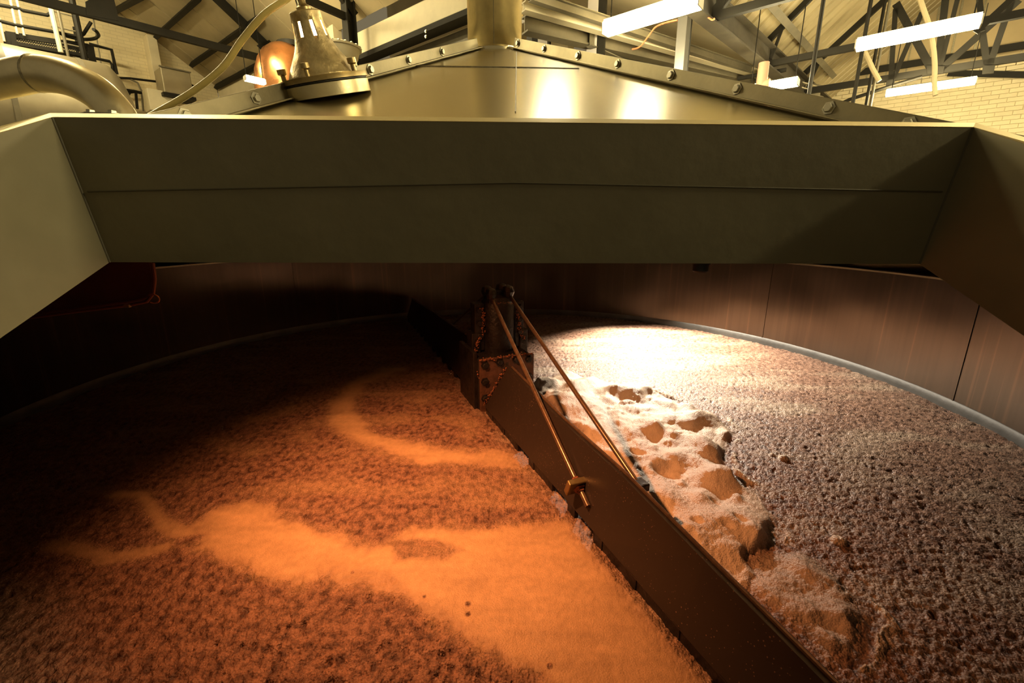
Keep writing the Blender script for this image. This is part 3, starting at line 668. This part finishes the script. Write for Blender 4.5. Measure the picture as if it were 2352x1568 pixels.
# yellow cable looping up out of sight to the lamp
gl = MA @ Vector((0, 0, 0.41))
cb = [on('y', 1.50, 330, 275), on('y', 1.50, 372, 252), on('y', 1.50, 440, 212), on('y', 1.5, 510, 156), on('y', 1.5, 556, 92), on('y', 1.5, 606, 34), on('y', 1.52, 660, -4), on('y', 1.56, 700, -40), on('y', 1.6, 712, -25), gl]
tag(MB().tube(smooth_path(cb, 8), 0.0092, 10).build('yellow_cable', M['cable'], None, smooth=True), 'thick yellow cable curving up beside the brass lamp', 'cable')
# ------------------------------------------------------------------ the hall
def sbox(name, label, c, hu, hv, hz, m):
    return struct(MB().box(c, hu, hv, hz, (UU, VV, ZZ)).build(name, m), label)
struct(MB().box((0, 4, ZF-0.05), 22, 22, 0.05).build('floor', M['floor']), 'dark concrete floor of the hall under the tun')
# left gable wall of painted brick
VA, UC, ZE, SL = 17.0, 5.9, 4.15, 0.64
wall_l = MB().prism([H(-9, VA, ZF), H(UC, VA, ZF), H(UC, VA, ZE), H(-9, VA, ZE+SL*(UC+9))], VV*0.3).build('wall_left', M['brickA'])
struct(wall_l, 'cream painted brick gable wall behind the ladder')
sbox('wall_center', 'cream wall under the far eave behind the copper vessel', H(UC+0.12, 13.5, (ZF+ZE)/2), 0.1, 3.5, (ZE-ZF)/2, M['cream'])
sbox('wall_end', 'tall cream panelled wall behind the box girder', H(7.6, 7.6, 2.2), 0.1, 2.6, 5.6, M['cream'])
# left roof: boards running down the slope
def roof1(u, v, dz=0.0): return H(u, v, ZE+SL*(UC-u)+dz)
roofL = bpy.data.objects.new('ceiling_left', None); COL.objects.link(roofL); struct(roofL, 'sloping boarded roof over the left bay'); roofL.location = roof1(UC, 12)
nup = Vector((0, 0, 0.05))
vv = -8.44; k = 0
while vv < 17:
    w = 0.62; o = 0.012*(k % 2)
    MB().prism([roof1(UC+0.15, vv+0.008, o), roof1(UC+0.15, vv+w-0.008, o), roof1(-8, vv+w-0.008, o), roof1(-8, vv+0.008, o)], nup).build('roof_panel', M['board'], roofL); vv += w; k += 1
MB().prism([roof1(UC+0.15, -8.44, 0.07), roof1(UC+0.15, 17.2, 0.07), roof1(-8, 17.2, 0.07), roof1(-8, -8.44, 0.07)], nup).build('roof_backing', M['steel'], roofL)
n1 = Vector((0,0,1))*1.0+UU*SL
def r1(x, y, dz=-0.06): return onpl(n1, roof1(UC, 10, dz), x, y)
def beam(name, label, p, q, w, h, m, cat='beam', group=None, up=(0,0,1), i=False):
    mb = MB(); (mb.ibeam(p, q, w, h, w*0.13, up) if i else mb.bar(p, q, w, h, up)); return tag(mb.build(name, m), label, cat, group)
def lvl(p, q):                    # a level member through two sighted points
    zz = (p.z+q.z)/2; return Vector((p.x, p.y, zz)), Vector((q.x, q.y, zz))
for lab, a, b in (('uppermost dark purlin across the left boarded roof', (460,-7), (352,90)), ('middle dark purlin across the left boarded roof', (600,38), (441,148)), ('lowest dark purlin along the eave of the left boarded roof', (700,92), (497,199)), ('short dark purlin end beside the black gusset', (330,-10), (262,26))):
    p, q = r1(*a), r1(*b); beam('purlin', lab, p, q, 0.10, 0.16, M['steel'], 'purlin', 'purlins under the left roof', up=n1)
# truss over the left bay
VT = 12.5
tr1 = thing('roof_truss', 'dark steel roof truss crossing the upper left corner', 'truss', on('v', VT, 300, 57))
p, q = lvl(on('v', VT, -40, -10), on('v', VT, 660, 134)); MB().bar(p, q, 0.10, 0.145, up=ZZ).build('tie_beam', M['steel'], tr1)
MB().bar(on('v', VT, 440, -60), on('v', VT, 642, 134), 0.12, 0.17, up=n1).build('rafter', M['steel'], tr1)
MB().bar(on('v', VT+0.02, 566, -30), on('v', VT+0.02, 716, 120), 0.05, 0.05, up=n1).build('cleat_angle', M['steel2'], tr1)
MB().prism([on('v', VT-0.06, *p) for p in [(590,104), (640,82), (655,130), (626,140)]], VV*0.02).build('gusset_plate', M['steel'], tr1)
MB().prism([on('v', VT-0.06, *p) for p in [(196,4), (226,-12), (262,-2), (269,26), (273,48), (199,34)]], VV*0.03).build('gusset_plate', M['steel'], tr1)
tr2 = thing('roof_truss', 'dark truss end and upright beside the cream box girder', 'truss', on('v', 9.0, 800, 100))
MB().bar(on('v', 9, 640, -30), on('v', 9, 802, 42), 0.08, 0.12).build('tie_beam', M['steel'], tr2)
MB().bar(on('v', 9, 770, -30), on('v', 9, 815, 36), 0.10, 0.14, up=n1).build('rafter', M['steel'], tr2)
pc = on('v', 9, 803, 60); MB().ibeam(Vector((pc.x, pc.y, 1.2)), Vector((pc.x, pc.y, 4.4)), 0.2, 0.2, 0.03, up=UU).build('upright', M['steel'], tr2)
# cream box girder with steel angle under it
bg = thing('box_girder', 'long cream box girder with a dark steel angle below', 'girder', on('u', 6.2, 813, 130))
g0, g1 = lvl(on('u', 6.2, 813, 110), on('u', 6.2, 1075, 2))
MB().bar(g0, g1+(g1-g0)*0.2, 0.25, 0.42).build('box_section', M['creamsteel'], bg, bevel=0.02)
MB().bar(g0-ZZ*0.255, g1+(g1-g0)*0.2-ZZ*0.255, 0.28, 0.09).build('steel_angle', M['steel'], bg)
MB().bar(g0-ZZ*0.42+UU*0.3, g1-ZZ*0.42+UU*0.3+(g1-g0)*0.2, 0.1, 0.26).build('lower_channel', M['steel2'], bg)
for k in range(2): place(BOLT, 'bolt', bg, on('u', 6.05, 978, 72+12*k), -UU, 1.6)
# gable wall pier, cistern and pipes
def wallp(v, pts, r, name, label, m, cat='pipe', grp=None):
    return tag(MB().tube([on('v', v, *p) for p in pts], r, 7).build(name, m), label, cat, grp)
pa = on('v', 16.8, 343, 85); pb = on('v', 16.8, 363, 210)
tag(MB().box(Vector((pa.x, pa.y, (pa.z+ZF)/2)), 0.11, 0.22, (pa.z-ZF)/2, (UU, VV, ZZ)).build('brick_pier', M['cream'], None, bevel=0.01), 'narrow cream pier standing out from the brick gable wall', 'pier')
ci = thing('cistern', 'small grey metal cistern box on the gable wall', 'cistern', on('v', 15.6, 400, 215))
cc = on('v', 15.6, 400, 194); MB().box(cc, 0.33, 0.3, 0.30, (UU, VV, ZZ)).build('box_body', M['tank'], ci, bevel=0.02)
MB().bar(cc+ZZ*0.31-UU*0.35-VV*0.3, cc+ZZ*0.31+UU*0.35-VV*0.3, 0.05, 0.03).build('top_rim', M['steel2'], ci)
MB().box(cc-ZZ*0.34, 0.37, 0.33, 0.04, (UU, VV, ZZ)).build('shelf_bracket', M['steel'], ci)
MB().tube([cc+UU*0.34-VV*0.1+ZZ*0.05, cc+UU*0.44-VV*0.1+ZZ*0.03, cc+UU*0.45-VV*0.1-ZZ*0.12], 0.035, 8).build('overflow', M['steel'], ci, smooth=True)
cab = on('v', 15.7, 368, 236); tag(MB().box(cab, 0.3, 0.25, 0.26, (UU, VV, ZZ)).build('wall_cabinet', M['creamsteel'], None, bevel=0.015), 'plain cream cabinet below the grey cistern', 'cabinet')
for lab, pts, r in (('upper thin pipe crossing the gable wall to the cistern', [(170,62),(178,105),(180,168),(262,178),(300,180),(375,189)], 0.03),
    ('bent pipe dropping beside the walkway end', [(205,101),(256,114),(268,170)], 0.04), ('lower pipe running left of the cabinet', [(278,205),(310,210),(341,217),(368,215),(369,196),(364,176)], 0.04),
    ('upright pipe in front of the cabinet', [(341,217),(341,262)], 0.045), ('thin curved conduit left of the cabinet', [(300,182),(316,190),(325,209),(329,255)], 0.025),
    ('short cranked pipe with a valve near the pipe elbow', [(284,228),(292,222),(298,212),(312,213),(315,250)], 0.035), ('lower bent pipe along the tank end', [(214,133),(252,141),(258,150),(259,170)], 0.035),
    ('thin vertical conduit behind the ladder hoop', [(214,40),(226,110),(238,182)], 0.016)):
    wallp(16.4, pts, r, 'wall_pipe', lab, M['steel2'] if r < 0.03 else M['steel'])
# horizontal galvanised tank
tk = thing('storage_tank', 'large horizontal grey metal tank below the walkway', 'tank', on('v', 13.6, 150, 250))
ta = on('v', 13.6, -200, 235); tb = on('v', 13.6, 262, 235); tb.z = ta.z = 2.35
prof = [(0, 0.30), (0.4, 0.27), (0.75, 0.12), (0.92, -0.02), (0.95, -0.12), (0.95, -7.0)]
mb = MB(); mb.lathe(prof, 40, Matrix.Translation(tb) @ UU.to_track_quat('Z', 'Y').to_matrix().to_4x4()); mb.build('tank_barrel', M['tank'], tk, smooth=True)
for du in (-0.5, -1.6): mb = MB(); mb.lathe([(0.955, du-0.04), (0.965, du-0.04), (0.965, du+0.04), (0.955, du+0.04)], 40, Matrix.Translation(tb) @ UU.to_track_quat('Z', 'Y').to_matrix().to_4x4()); mb.build('strap', M['steel2'], tk, smooth=True)
# walkway with mesh guard, handrails and caged ladder
VW = 15.0
wk = thing('steel_walkway', 'dark steel mesh walkway with handrails in the upper left', 'walkway', on('v', VW, 120, 120))
MB().bar(on('v', VW, 14, 78), on('v', VW, 206, 108), 0.06, 0.10).build('top_rail', M['steel'], wk)
MB().bar(on('v', VW, 18, 97), on('v', VW, 204, 129), 0.06, 0.07).build('floor_beam', M['steel'], wk)
MB().bar(on('v', VW, 18, 87), on('v', VW, 204, 119), 0.03, 0.02).build('mid_rail', M['steel'], wk)
MB().bar(on('v', VW, 146, 99), on('v', VW, 205, 109), 0.05, 0.14).build('kick_plate', M['steel'], wk)
MB().bar(on('v', VW, 28, 78), on('v', VW, 43, 150), 0.09, 0.09, up=UU).build('post', M['steel'], wk)
MB().bar(on('v', VW, 206, 104), on('v', VW, 219, 175), 0.12, 0.12, up=UU).build('post', M['steel'], wk)
MB().bar(on('v', VW, 15, 76), on('v', VW, 17, 102), 0.10, 0.10, up=UU).build('post', M['steel'], wk)
mb = MB(); nseg = 34
for k in range(nseg):
    t0 = k/nseg; 
    a = lerp(on('v', VW, 20, 82), on('v', VW, 204, 112), t0); b = lerp(on('v', VW, 20, 96), on('v', VW, 204, 127), min(1, t0+1.6/nseg)); mb.bar(a, b, 0.008, 0.010, up=UU)
    a2 = lerp(on('v', VW, 20, 96), on('v', VW, 204, 127), t0); b2 = lerp(on('v', VW, 20, 82), on('v', VW, 204, 112), min(1, t0+1.6/nseg)); mb.bar(a2, b2, 0.008, 0.010, up=UU)
tag(mb.build('guard_mesh', M['steel'], wk), kind='stuff')
fl1 = lerp(on('v', VW, 18, 99), on('v', VW, 18, 99), 0); fl2 = on('v', VW, 204, 131)
for k in range(12): MB().bar(lerp(fl1, fl2, k/12)+VV*0.0-ZZ*0.02, lerp(fl1, fl2, k/12)+VV*1.5-ZZ*0.02, 0.10, 0.02).build('floor_slat', M['steel'], wk)
for lab, pts in (('a', [(-10,10),(45,20),(52,24),(108,35),(118,30)]), ('b', [(-10,46),(33,57),(129,74),(182,85),(192,78),(209,51)])):
    MB().tube([on('v', VW-0.1, *p) for p in pts], 0.034, 8).build('handrail', M['steel'], wk, smooth=True)
ld = thing('caged_ladder', 'steel ladder with safety hoop rising above the walkway', 'ladder', on('v', VW-0.25, 160, 140))
for p, q, r, m in (((110,-15),(139,120),0.045,'lampbody'), ((164,-15),(199,165),0.06,'steel'), ((139,20),(155,150),0.028,'steel2')):
    a = on('v', VW-0.25, *p); b = on('v', VW-0.25, *q); b = Vector((a.x*0.5+b.x*0.5, a.y*0.5+b.y*0.5, b.z)); a = Vector((b.x, b.y, a.z)); MB().tube([a, b], r, 8).build('stringer', M[m], ld, smooth=True)
hc = on('v', VW-0.2, 176, 72); 
for dz in (0.0,):
    MB().tube([hc+UU*(0.36*math.cos(t))+VV*(0.55*math.sin(t))+ZZ*dz for t in np.linspace(-0.9, math.pi+0.1, 24)], 0.035, 6).build('safety_hoop', M['steel'], ld, smooth=True)
for k in range(7):
    zz = on('v', VW-0.25, 180, 140).z+0.3*k; b = on('v', VW-0.25, 126, 60); c = on('v', VW-0.25, 182, 70)
    MB().tube([Vector((b.x, b.y, zz)), Vector((c.x, c.y, zz))], 0.015, 6).build('rung', M['steel2'], ld)
wr = thing('guard_posts', 'two thin pale uprights at the far left of the walkway', 'rail', on('v', VW-0.1, 40, 80))
for p, q in (((22,-8),(40,78)), ((37,-8),(56,82)), ((-2,40),(10,95))): MB().tube([on('v', VW-0.1, *p), on('v', VW-0.1, *q)], 0.022, 6).build('upright', M['lampbody'], wr, smooth=True)
# copper vessel and flanged vessel behind the lid
cv = on('u', 5.15, 657, 178); cvs = thing('copper_vessel', 'round copper vessel half hidden behind the brass lamp', 'vessel', cv)
mb = MB(); mb.lathe([(0.62, -2.2), (0.64, -0.2), (0.60, 0.10), (0.52, 0.32), (0.40, 0.50), (0.25, 0.61), (0.16, 0.645), (0, 0.65)], 40, Matrix.Translation(cv)); mb.build('dome', M['copper'], cvs, smooth=True)
mb = MB(); mb.lathe([(0.0, 0.70), (0.30, 0.70), (0.30, 0.60), (0.22, 0.58), (0, 0.58)], 24, Matrix.Translation(cv+UU*0.2)); mb.build('top_flange', M['steel'], cvs, smooth=True)
fv = on('u', 5.1, 783, 142); fvs = thing('flanged_vessel', 'cream vessel with a bolted round flange right of the brass lamp', 'vessel', fv)
mb = MB(); mb.lathe([(0.26, -2.0), (0.28, 0.02), (0.31, 0.05), (0.34, 0.16), (0.355, 0.20)], 32, Matrix.Translation(fv)); mb.build('barrel', M['creamsteel'], fvs, smooth=True)
mb = MB(); mb.lathe([(0, 0.205), (0.39, 0.205), (0.39, 0.235), (0.33, 0.245), (0.2, 0.31), (0, 0.33)], 32, Matrix.Translation(fv)); ff = mb.build('flange', M['creamsteel'], fvs, smooth=True)
for k in range(20): place(BOLT, 'bolt', ff, fv+Vector((0.36*math.cos(k*math.pi/10), 0.36*math.sin(k*math.pi/10), 0.236)), (0,0,1), 2.2)
# middle: posts, beams along the bay, sloping ceiling
def v_b(u): return 2.08-0.08*(u-6.15)      # line of the valley beam
def roof3(u, v, dz=0.0): return H(u, v, 2.47+0.42*(v-v_b(u))+dz)
struct(MB().prism([roof3(4.2, v_b(4.2)+0.02), roof3(15, v_b(15)+0.02), roof3(15, 8.0), roof3(4.2, 8.0)], ZZ*0.06).build('ceiling_center', M['cream']), 'pale sloping ceiling over the middle bay')
struct(MB().box(H(15, 4.8, 1.5), 0.1, 3.4, 5.0, (UU, VV, ZZ)).build('wall_far', M['cream']), 'cream end wall beyond the beams')
def post(label, x0, x1, x2, ytop, u, mat1, mat2):
    a = on('u', u, x0, 100); b = on('u', u, x1, 100); w = (b-a).length; c = (a+b)/2
    t = thing('steel_post', label, 'post', Vector((c.x, c.y, ZF)))
    zt = min(on('u', u, x0, ytop).z, roof3(c.dot(UU), c.dot(VV)).z-0.005)
    dpt = max(0.08, (on('u', u, x2, 100)-b).length*0.9)
    MB().box(Vector((c.x, c.y, (zt+ZF)/2))+UU*dpt/2, dpt/2, w/2, (zt-ZF)/2, (UU, VV, ZZ)).build('column', mat1, t, bevel=0.008)
    e = b+UU*0.02; d = (on('u', u, x2, 100)-b)
    MB().box(Vector((e.x, e.y, (zt+ZF)/2))+d*0.5, 0.02, d.length/2, (zt-ZF)/2, (UU, VV, ZZ)).build('side_channel', mat2, t)
    return t
post('pale narrow steel post nearest the vent pipe', 1235, 1257, 1262, -40, 6.3, M['whitepost'], M['steel'])
post('slim blue grey post beside the vent pipe', 1209, 1222, 1236, -40, 6.5, M['bluepost'], M['steel'])
post('grey white steel post left of the ceiling light', 1347, 1371, 1387, -40, 6.0, M['whitepost'], M['steel'])
post('dark grey steel post under the ceiling light end', 1552, 1574, 1583, 28, 6.0, M['bluepost'], M['steel'])
for lab, a, b, w, h, m in (('lowest deep grey beam running away behind the dark post', (1388,97), (1560,178), 0.10, 0.26, 'steel2'),
        ('pale flanged beam below the ceiling light', (1260,68), (1560,138), 0.16, 0.20, 'steel2'),
        ('upper pale beam between the two pale posts', (1258,32), (1560,118), 0.12, 0.10, 'creamsteel'),
        ('topmost thin beam between the two pale posts', (1258,4), (1480,78), 0.08, 0.10, 'steel2')):
    p = on('z', 2.45, *a); q = on('z', 2.45, *b); d = (q-p); beam('ceiling_beam', lab, p-d*0.15, q+d*1.6, w, h, M[m], 'beam', 'beams along the middle bay', i=True)
# main valley beam between middle and right bay
beam('valley_beam', 'heavy steel valley beam running down to the right behind the lid', H(5.6, v_b(5.6), 2.42), H(12.95, v_b(12.95), 2.42), 0.17, 0.30, M['steel3'], 'beam', i=True)
post('dark post carrying the valley beam behind the small light', 1746, 1762, 1766, 168, 8.75, M['bluepost'], M['steel'])
tag(MB().bar(on('u', 8.7, 1694, 181), on('u', 8.7, 1806, 160), 0.05, 0.05).build('lamp_bracket', M['steel']), 'dark bracket arm across the post behind the small light', 'bracket')
# right bay: ribbed roof, trusses, brick wall
def roof2(u, v, dz=0.0): return H(u, v, 2.77+0.9*(v_b(u)-v)+dz)
roofR = bpy.data.objects.new('ceiling_right', None); COL.objects.link(roofR); struct(roofR, 'steep ribbed sheet roof over the right bay'); roofR.location = roof2(8, 2)
u0 = 5.0
while u0 < 13.0:                  # each sheet carries trapezoid ribs running down the slope
    vs = []; prof = []; w = 0.98; nr = 4
    for k in range(nr):
        b = u0+w*k/nr; prof += [(b, 0.0), (b+0.14, 0.0), (b+0.15, 0.05), (b+0.20, 0.05), (b+0.21, 0.0)]
    prof.append((u0+w+0.01, 0.004))
    for (uu, dz) in prof: vs += [roof2(uu, v_b(uu)+0.14, dz), roof2(uu, -3.2, dz)]
    fs = [(2*i, 2*i+1, 2*i+3, 2*i+2) for i in range(len(prof)-1)]
    MB().add(vs, fs).build('roof_sheet', M['sheet'], roofR, solid=0.004); u0 += w
n2 = Vector((0,0,1))+UU*0.072+VV*0.9
def r2(x, y, dz=-0.06): return onpl(n2, roof2(8, 2, dz), x, y)
beam('purlin', 'grey purlin crossing the ribbed roof', r2(1740,-22), r2(1912,172), 0.09, 0.14, M['steel2'], 'purlin', up=n2)
def truss(label, u, rafter, chord, struts, w=0.085):
    t = thing('roof_truss', label, 'truss', on('u', u, *chord[0]))
    MB().bar(on('u', u, *rafter[0]), on('u', u, *rafter[1]), 0.06, w*1.25, up=UU.cross(VV)).build('rafter', M['steel'], t)
    p, q = lvl(on('u', u, *chord[0]), on('u', u, *chord[1])); MB().bar(p, q, 0.07, w).build('bottom_chord', M['steel'], t)
    for a, b, ww in struts: MB().bar(on('u', u-0.02, *a), on('u', u-0.02, *b), ww*0.75, 0.03, up=UU).build('strut', M['steel'], t)
    return t
truss('nearest dark truss at the top by the ceiling light', 6.15, ((1628,45), (1690,-30)), ((1638,36), (1860,-18)), [((1648,30),(1652,-20),0.06), ((1652,30),(1672,-20),0.06)])
truss('dark truss whose chord carries the long bright light', 8.35, ((1733,124), (1885,-32)), ((1757,141), (2420,28)), [((1766,137),(1771,88),0.055), ((1770,137),(1800,56),0.055), ((2330,-8),(2240,75),0.09), ((2256,72),(2249,-8),0.07)])
truss('third dark truss running above the small ceiling light', 10.5, ((1822,190), (2045,-14)), ((1845,208), (2420,124)), [((1846,205),(1850,170),0.06), ((1853,205),(1880,146),0.06), ((2058,8),(2143,165),0.13), ((2160,160),(2340,0),0.13), ((2057,20),(2046,182),0.09), ((2118,28),(2052,180),0.09), ((2172,-5),(2153,160),0.12), ((2200,-5),(2158,160),0.08), ((2256,73),(2267,150),0.10), ((2323,5),(2272,152),0.10)], 0.10)
t3 = bpy.data.objects['roof_truss.004']
for poly in ([(2128,150),(2170,152),(2166,168),(2130,170)], [(2036,184),(2056,180),(2053,198),(2034,202)], [(2258,150),(2286,150),(2282,168),(2256,170)]):
    MB().prism([on('u', 10.45, *p) for p in poly], UU*0.03).build('gusset_plate', M['steel'], t3)
UB = 13.0
wall_r = MB().box(H(UB+0.15, -1.0, (ZF+2.55)/2), 0.13, 4.0, (2.95-ZF)/2+0.0, (UU, VV, ZZ)).build('wall_right', M['mortar']); struct(wall_r, 'cream painted brick end wall of the right bay')
gw = MB().prism([H(UB+0.05, 2.6, 2.75), H(UB+0.05, -5, 2.75), H(UB+0.05, -5, 9.5), H(UB+0.05, 2.6, 3.0)], UU*0.1).build('gable_cladding', M['gable'], wall_r)
for k in range(16):
    v_ = 2.3-0.32*k; MB().bar(H(UB+0.035, v_, 2.8), H(UB+0.035, v_, min(7.5, 3.2+1.0*(2.3-v_)+1.0)), 0.03, 0.012, up=UU).build('cladding_joint', M['weld'], gw)
MB().bar(on('u', UB-0.1, 1884, 214), on('u', UB-0.1, 2075, -10), 0.24, 0.10, up=UU).build('gable_rafter', M['steel'], wall_r)
MB().bar(on('u', UB-0.05, 1915, 176), on('u', UB-0.05, 2400, 96), 0.05, 0.12).build('cladding_rail', M['steel'], wall_r)
MB().bar(on('u', UB-0.05, 2178, 168), on('u', UB-0.05, 2420, 173), 0.05, 0.10).build('wall_plate', M['steel'], wall_r)
# the bricks that can be told apart, painted over
bo = MB().box((0,0,0), 0.112, 0.035, 0.014).build('brick', M['brick'], None, bevel=0.004); BR = bo.data; bpy.data.objects.remove(bo)
bq4 = Matrix((( -VV.x, 0, -UU.x, 0), (-VV.y, 0, -UU.y, 0), (0, 1, 0, 0), (0, 0, 0, 1))).to_quaternion()
def add_brick(v_, z_):
    o = bpy.data.objects.new('brick', BR); COL.objects.link(o); o.parent = wall_r
    o.location = H(UB+0.012+random.uniform(-0.002, 0.003), v_, z_); o.rotation_mode = 'QUATERNION'; o.rotation_quaternion = bq4
cnt = 0; rest = MB()
rows = [(zz, k) for k, zz in enumerate(np.arange(1.62, 2.98, 0.078))]
for zz, k in rows:
    for j in range(18):
        v_ = 1.75-0.235*j+(0.117 if k % 2 else 0)
        if cnt < 300 and v_ < 1.7 and v_ > -1.75: add_brick(v_, zz); cnt += 1
        elif v_ > -4.5: rest.box(H(UB+0.012, v_, zz), 0.014, 0.112, 0.035, (UU, VV, ZZ))
for zz in np.arange(1.62-0.078*30, 1.6, 0.078):
    for j in range(28): rest.box(H(UB+0.014, 2.3-0.235*j+(0.117 if int(round(zz/0.078)) % 2 else 0), zz), 0.014, 0.112, 0.035, (UU, VV, ZZ))
tag(rest.build('brickwork', M['brick'], wall_r), kind='stuff')
# hanging rods, conduits and hoses at the right
def hang(lab, a, b, u, r, m, name='hanging_rod', cat='rod'):
    p = on('u', u, *a); q = on('u', u, *b); q = Vector((p.x, p.y, q.z)); p.z = roof2(p.dot(UU), p.dot(VV), -0.01).z; return tag(MB().tube([p, q], r, 8).build(name, m, None, smooth=True), lab, cat)
hang('long thin steel rod hanging in front of the valley beam', (1893,-10), (1870,252), 6.2, 0.020, M['steel'])
hang('thin rod hanging below the left end of the long light', (1981,112), (1960,266), 8.5, 0.024, M['steel'])
hang('left of two thin rods in front of the brick wall', (2005,155), (1988,272), 9.5, 0.022, M['steel'])
hang('right of two thin rods in front of the brick wall', (2009,188), (1996,274), 9.6, 0.020, M['steel2'])
tag(MB().tube([on('u', 9.0, *p) for p in [(1925,252),(1970,245),(1976,248),(1978,275)]]+[Vector((on('u', 9.0, 1978, 275).x, on('u', 9.0, 1978, 275).y, ZF))], 0.022, 8).build('handrail', M['steel'], None, smooth=True), 'bent handrail end just above the lid ridge', 'handrail')
tag(MB().tube([on('u', 10.2, *p) for p in [(1880,262),(1950,229),(2038,200),(2118,176)]], 0.028, 8).build('bracing_bar', M['steel'], None), 'thin brace rising across the brick wall', 'brace')
tag(MB().tube(smooth_path([on('u', 8.6, *p) for p in [(2110,-12),(2122,24),(2134,60),(2143,105),(2147,150),(2146,190),(2149,219)]], 5), 0.028, 8).build('cream_hose', M['hose'], None, smooth=True), 'cream hose dangling across the long light', 'hose')
tag(MB().tube(smooth_path([on('u', 9.4, *p) for p in [(1982,110),(1996,140),(2008,165),(2020,186)]], 5), 0.032, 8).build('cream_hose', M['hose'], None, smooth=True), 'short cream hose below the left end of the long light', 'hose')
tag(MB().tube(smooth_path([on('u', 5.98, *p) for p in [(1556,46),(1530,52),(1506,62),(1490,82),(1470,107),(1452,113)]], 5), 0.010, 6).build('red_wire', M['redwire'], None, smooth=True), 'thin red wire sagging under the ceiling light', 'wire')
tag(MB().tube(smooth_path([on('u', 5.9, *p) for p in [(1600,2),(1612,25),(1634,45),(1642,42)]], 5), 0.010, 6).build('red_wire', M['redwire'], None, smooth=True), 'thin red wire along the valley beam by the light end', 'wire')
tag(MB().tube(smooth_path([Vector((on('u', 6.6, 1745, 226).x, on('u', 6.6, 1745, 226).y, ZF))]+[on('u', 6.6, *p) for p in [(1745,226),(1748,206),(1758,196),(1768,193)]], 6), 0.06, 12).build('lagged_pipe', M['pink'], None, smooth=True), 'pink lagged pipe bend poking up over the lid ridge', 'pipe')
lgp = thing('wall_bracket', 'small white bracket with brass fitting right of the vent pipe', 'bracket', on('u', 6.0, 1205, 45))
MB().tube([on('u', 6.0, 1202, 0), on('u', 6.0, 1202, 44)], 0.03, 10).build('brass_fitting', M['brass2'], lgp, smooth=True)
MB().prism([on('u', 6.0, *p) for p in [(1191,48),(1209,42),(1209,48),(1200,54)]], UU*0.06).build('shelf', M['whitepost'], lgp)
MB().tube(smooth_path([on('u', 6.0, *p) for p in [(1188,20),(1204,42),(1216,62),(1222,76)]], 5), 0.010, 6).build('wire', M['hose'], lgp)
mb = MB(); mb.lathe([(0,-.05),(.04,-.04),(.055,0),(.04,.04),(0,.05)], 12, Matrix.Translation(on('u', 5.95, 1222, 77))); mb.build('knob', M['creamsteel'], lgp, smooth=True)
# ------------------------------------------------------------------ lamps of the hall
def fluorescent(label, a, b, w=0.13, h=0.075, hang_to=0.5):
    p, q = lvl(a, b); d = (q-p).normalized(); t = thing('fluorescent_lamp', label, 'lamp', (p+q)/2, 'fluorescent ceiling lights')
    MB().bar(p+ZZ*(h*0.55), q+ZZ*(h*0.55), w*0.8, h*0.4).build('tray', M['lampbody'], t)
    MB().bar(p, q, w, h).build('diffuser', M['tube'], t)
    for e in (0.06, 0.94):
        c = lerp(p, q, e); s = ZZ*(h*0.75); MB().tube([c+s, c+s+ZZ*hang_to], 0.006, 6).build('chain', M['steel'], t)
    for c, s in ((p, -1), (q, 1)): MB().bar(c, c+d*(0.012*s), w*1.02, h*1.04).build('end_cap', M['lampbody'], t)
    return t
fluorescent('long bright fluorescent light nearest the right edge', on('u', 6.0, 1968, 104), on('u', 6.0, 2252, 50))
fluorescent('small fluorescent light in front of the brick wall', on('u', 10.0, 2036, 212), on('u', 10.0, 2240, 189), hang_to=0.95)
fluorescent('fluorescent light just showing above the lid ridge', on('u', 7.2, 1718, 205), on('u', 7.2, 1832, 191), hang_to=1.02)
fluorescent('wide fluorescent light between grey post and valley beam', on('u', 5.0, 1391, 62), on('u', 5.0, 1608, 9), 0.13, 0.11, 0.35)
lf = on('v', 8, 592, 186); fluorescent('short lit tube end behind the lid left of the copper vessel', lf-UU*0.18+ZZ*0.0, lf+UU*0.1, 0.09, 0.06, 1.6)
# extra lights added out of view to brighten the hall and hatch panel
fluorescent('extra fluorescent light out of view at the right brightening the hatch', H(1.91, -0.877, 1.5), H(1.93, -2.3, 1.5))
fluorescent('extra fluorescent light above the left bay out of view', H(-1.0, 8.0, 3.6), H(0.6, 8.0, 3.6))
fluorescent('extra fluorescent light above the walkway out of view', H(0.2, 13.6, 5.3), H(1.9, 13.6, 5.3))
fluorescent('extra fluorescent fill light over the tun out of view', H(0.5, 5.0, 4.6), H(0.5, 6.5, 4.6))
fluorescent('extra fluorescent light beside the girder out of view', H(3.6, 8.6, 4.3), H(3.6, 10.2, 4.3))
fluorescent('fluorescent light high over the right bay out of view', H(8.4, -1.0, 3.4), H(8.4, -2.6, 3.4))
def floodlight(label, c, d, hx, hy):
    t = thing('flood_light', label, 'lamp', c, 'flood lights over the tun')
    Y = d.normalized(); Xx = Y.cross(ZZ).normalized(); Zz = Xx.cross(Y)
    MB().box(c, hx*1.06, 0.05, hy*1.06, (Xx, -Y, Zz)).build('housing', M['steel'], t, bevel=0.01)
    MB().box(c-Y*0.052, hx, 0.004, hy, (Xx, -Y, Zz)).build('glass', M['flood'], t)
    MB().tube([c+Y*0.05, c+Y*0.12+ZZ*0.3, c+Y*0.12+ZZ*0.6], 0.012, 6).build('bracket', M['steel'], t)
floodlight('square flood light hung over the far side of the tun', Vector((0.38, 3.75, 2.5)), Vector((0.06, 0.75, 0.5)), 0.11, 0.24)
floodlight('second smaller flood light right of the first over the tun', Vector((1.16, 3.75, 2.32)), Vector((0.2, 0.75, 0.5)), 0.15, 0.09)
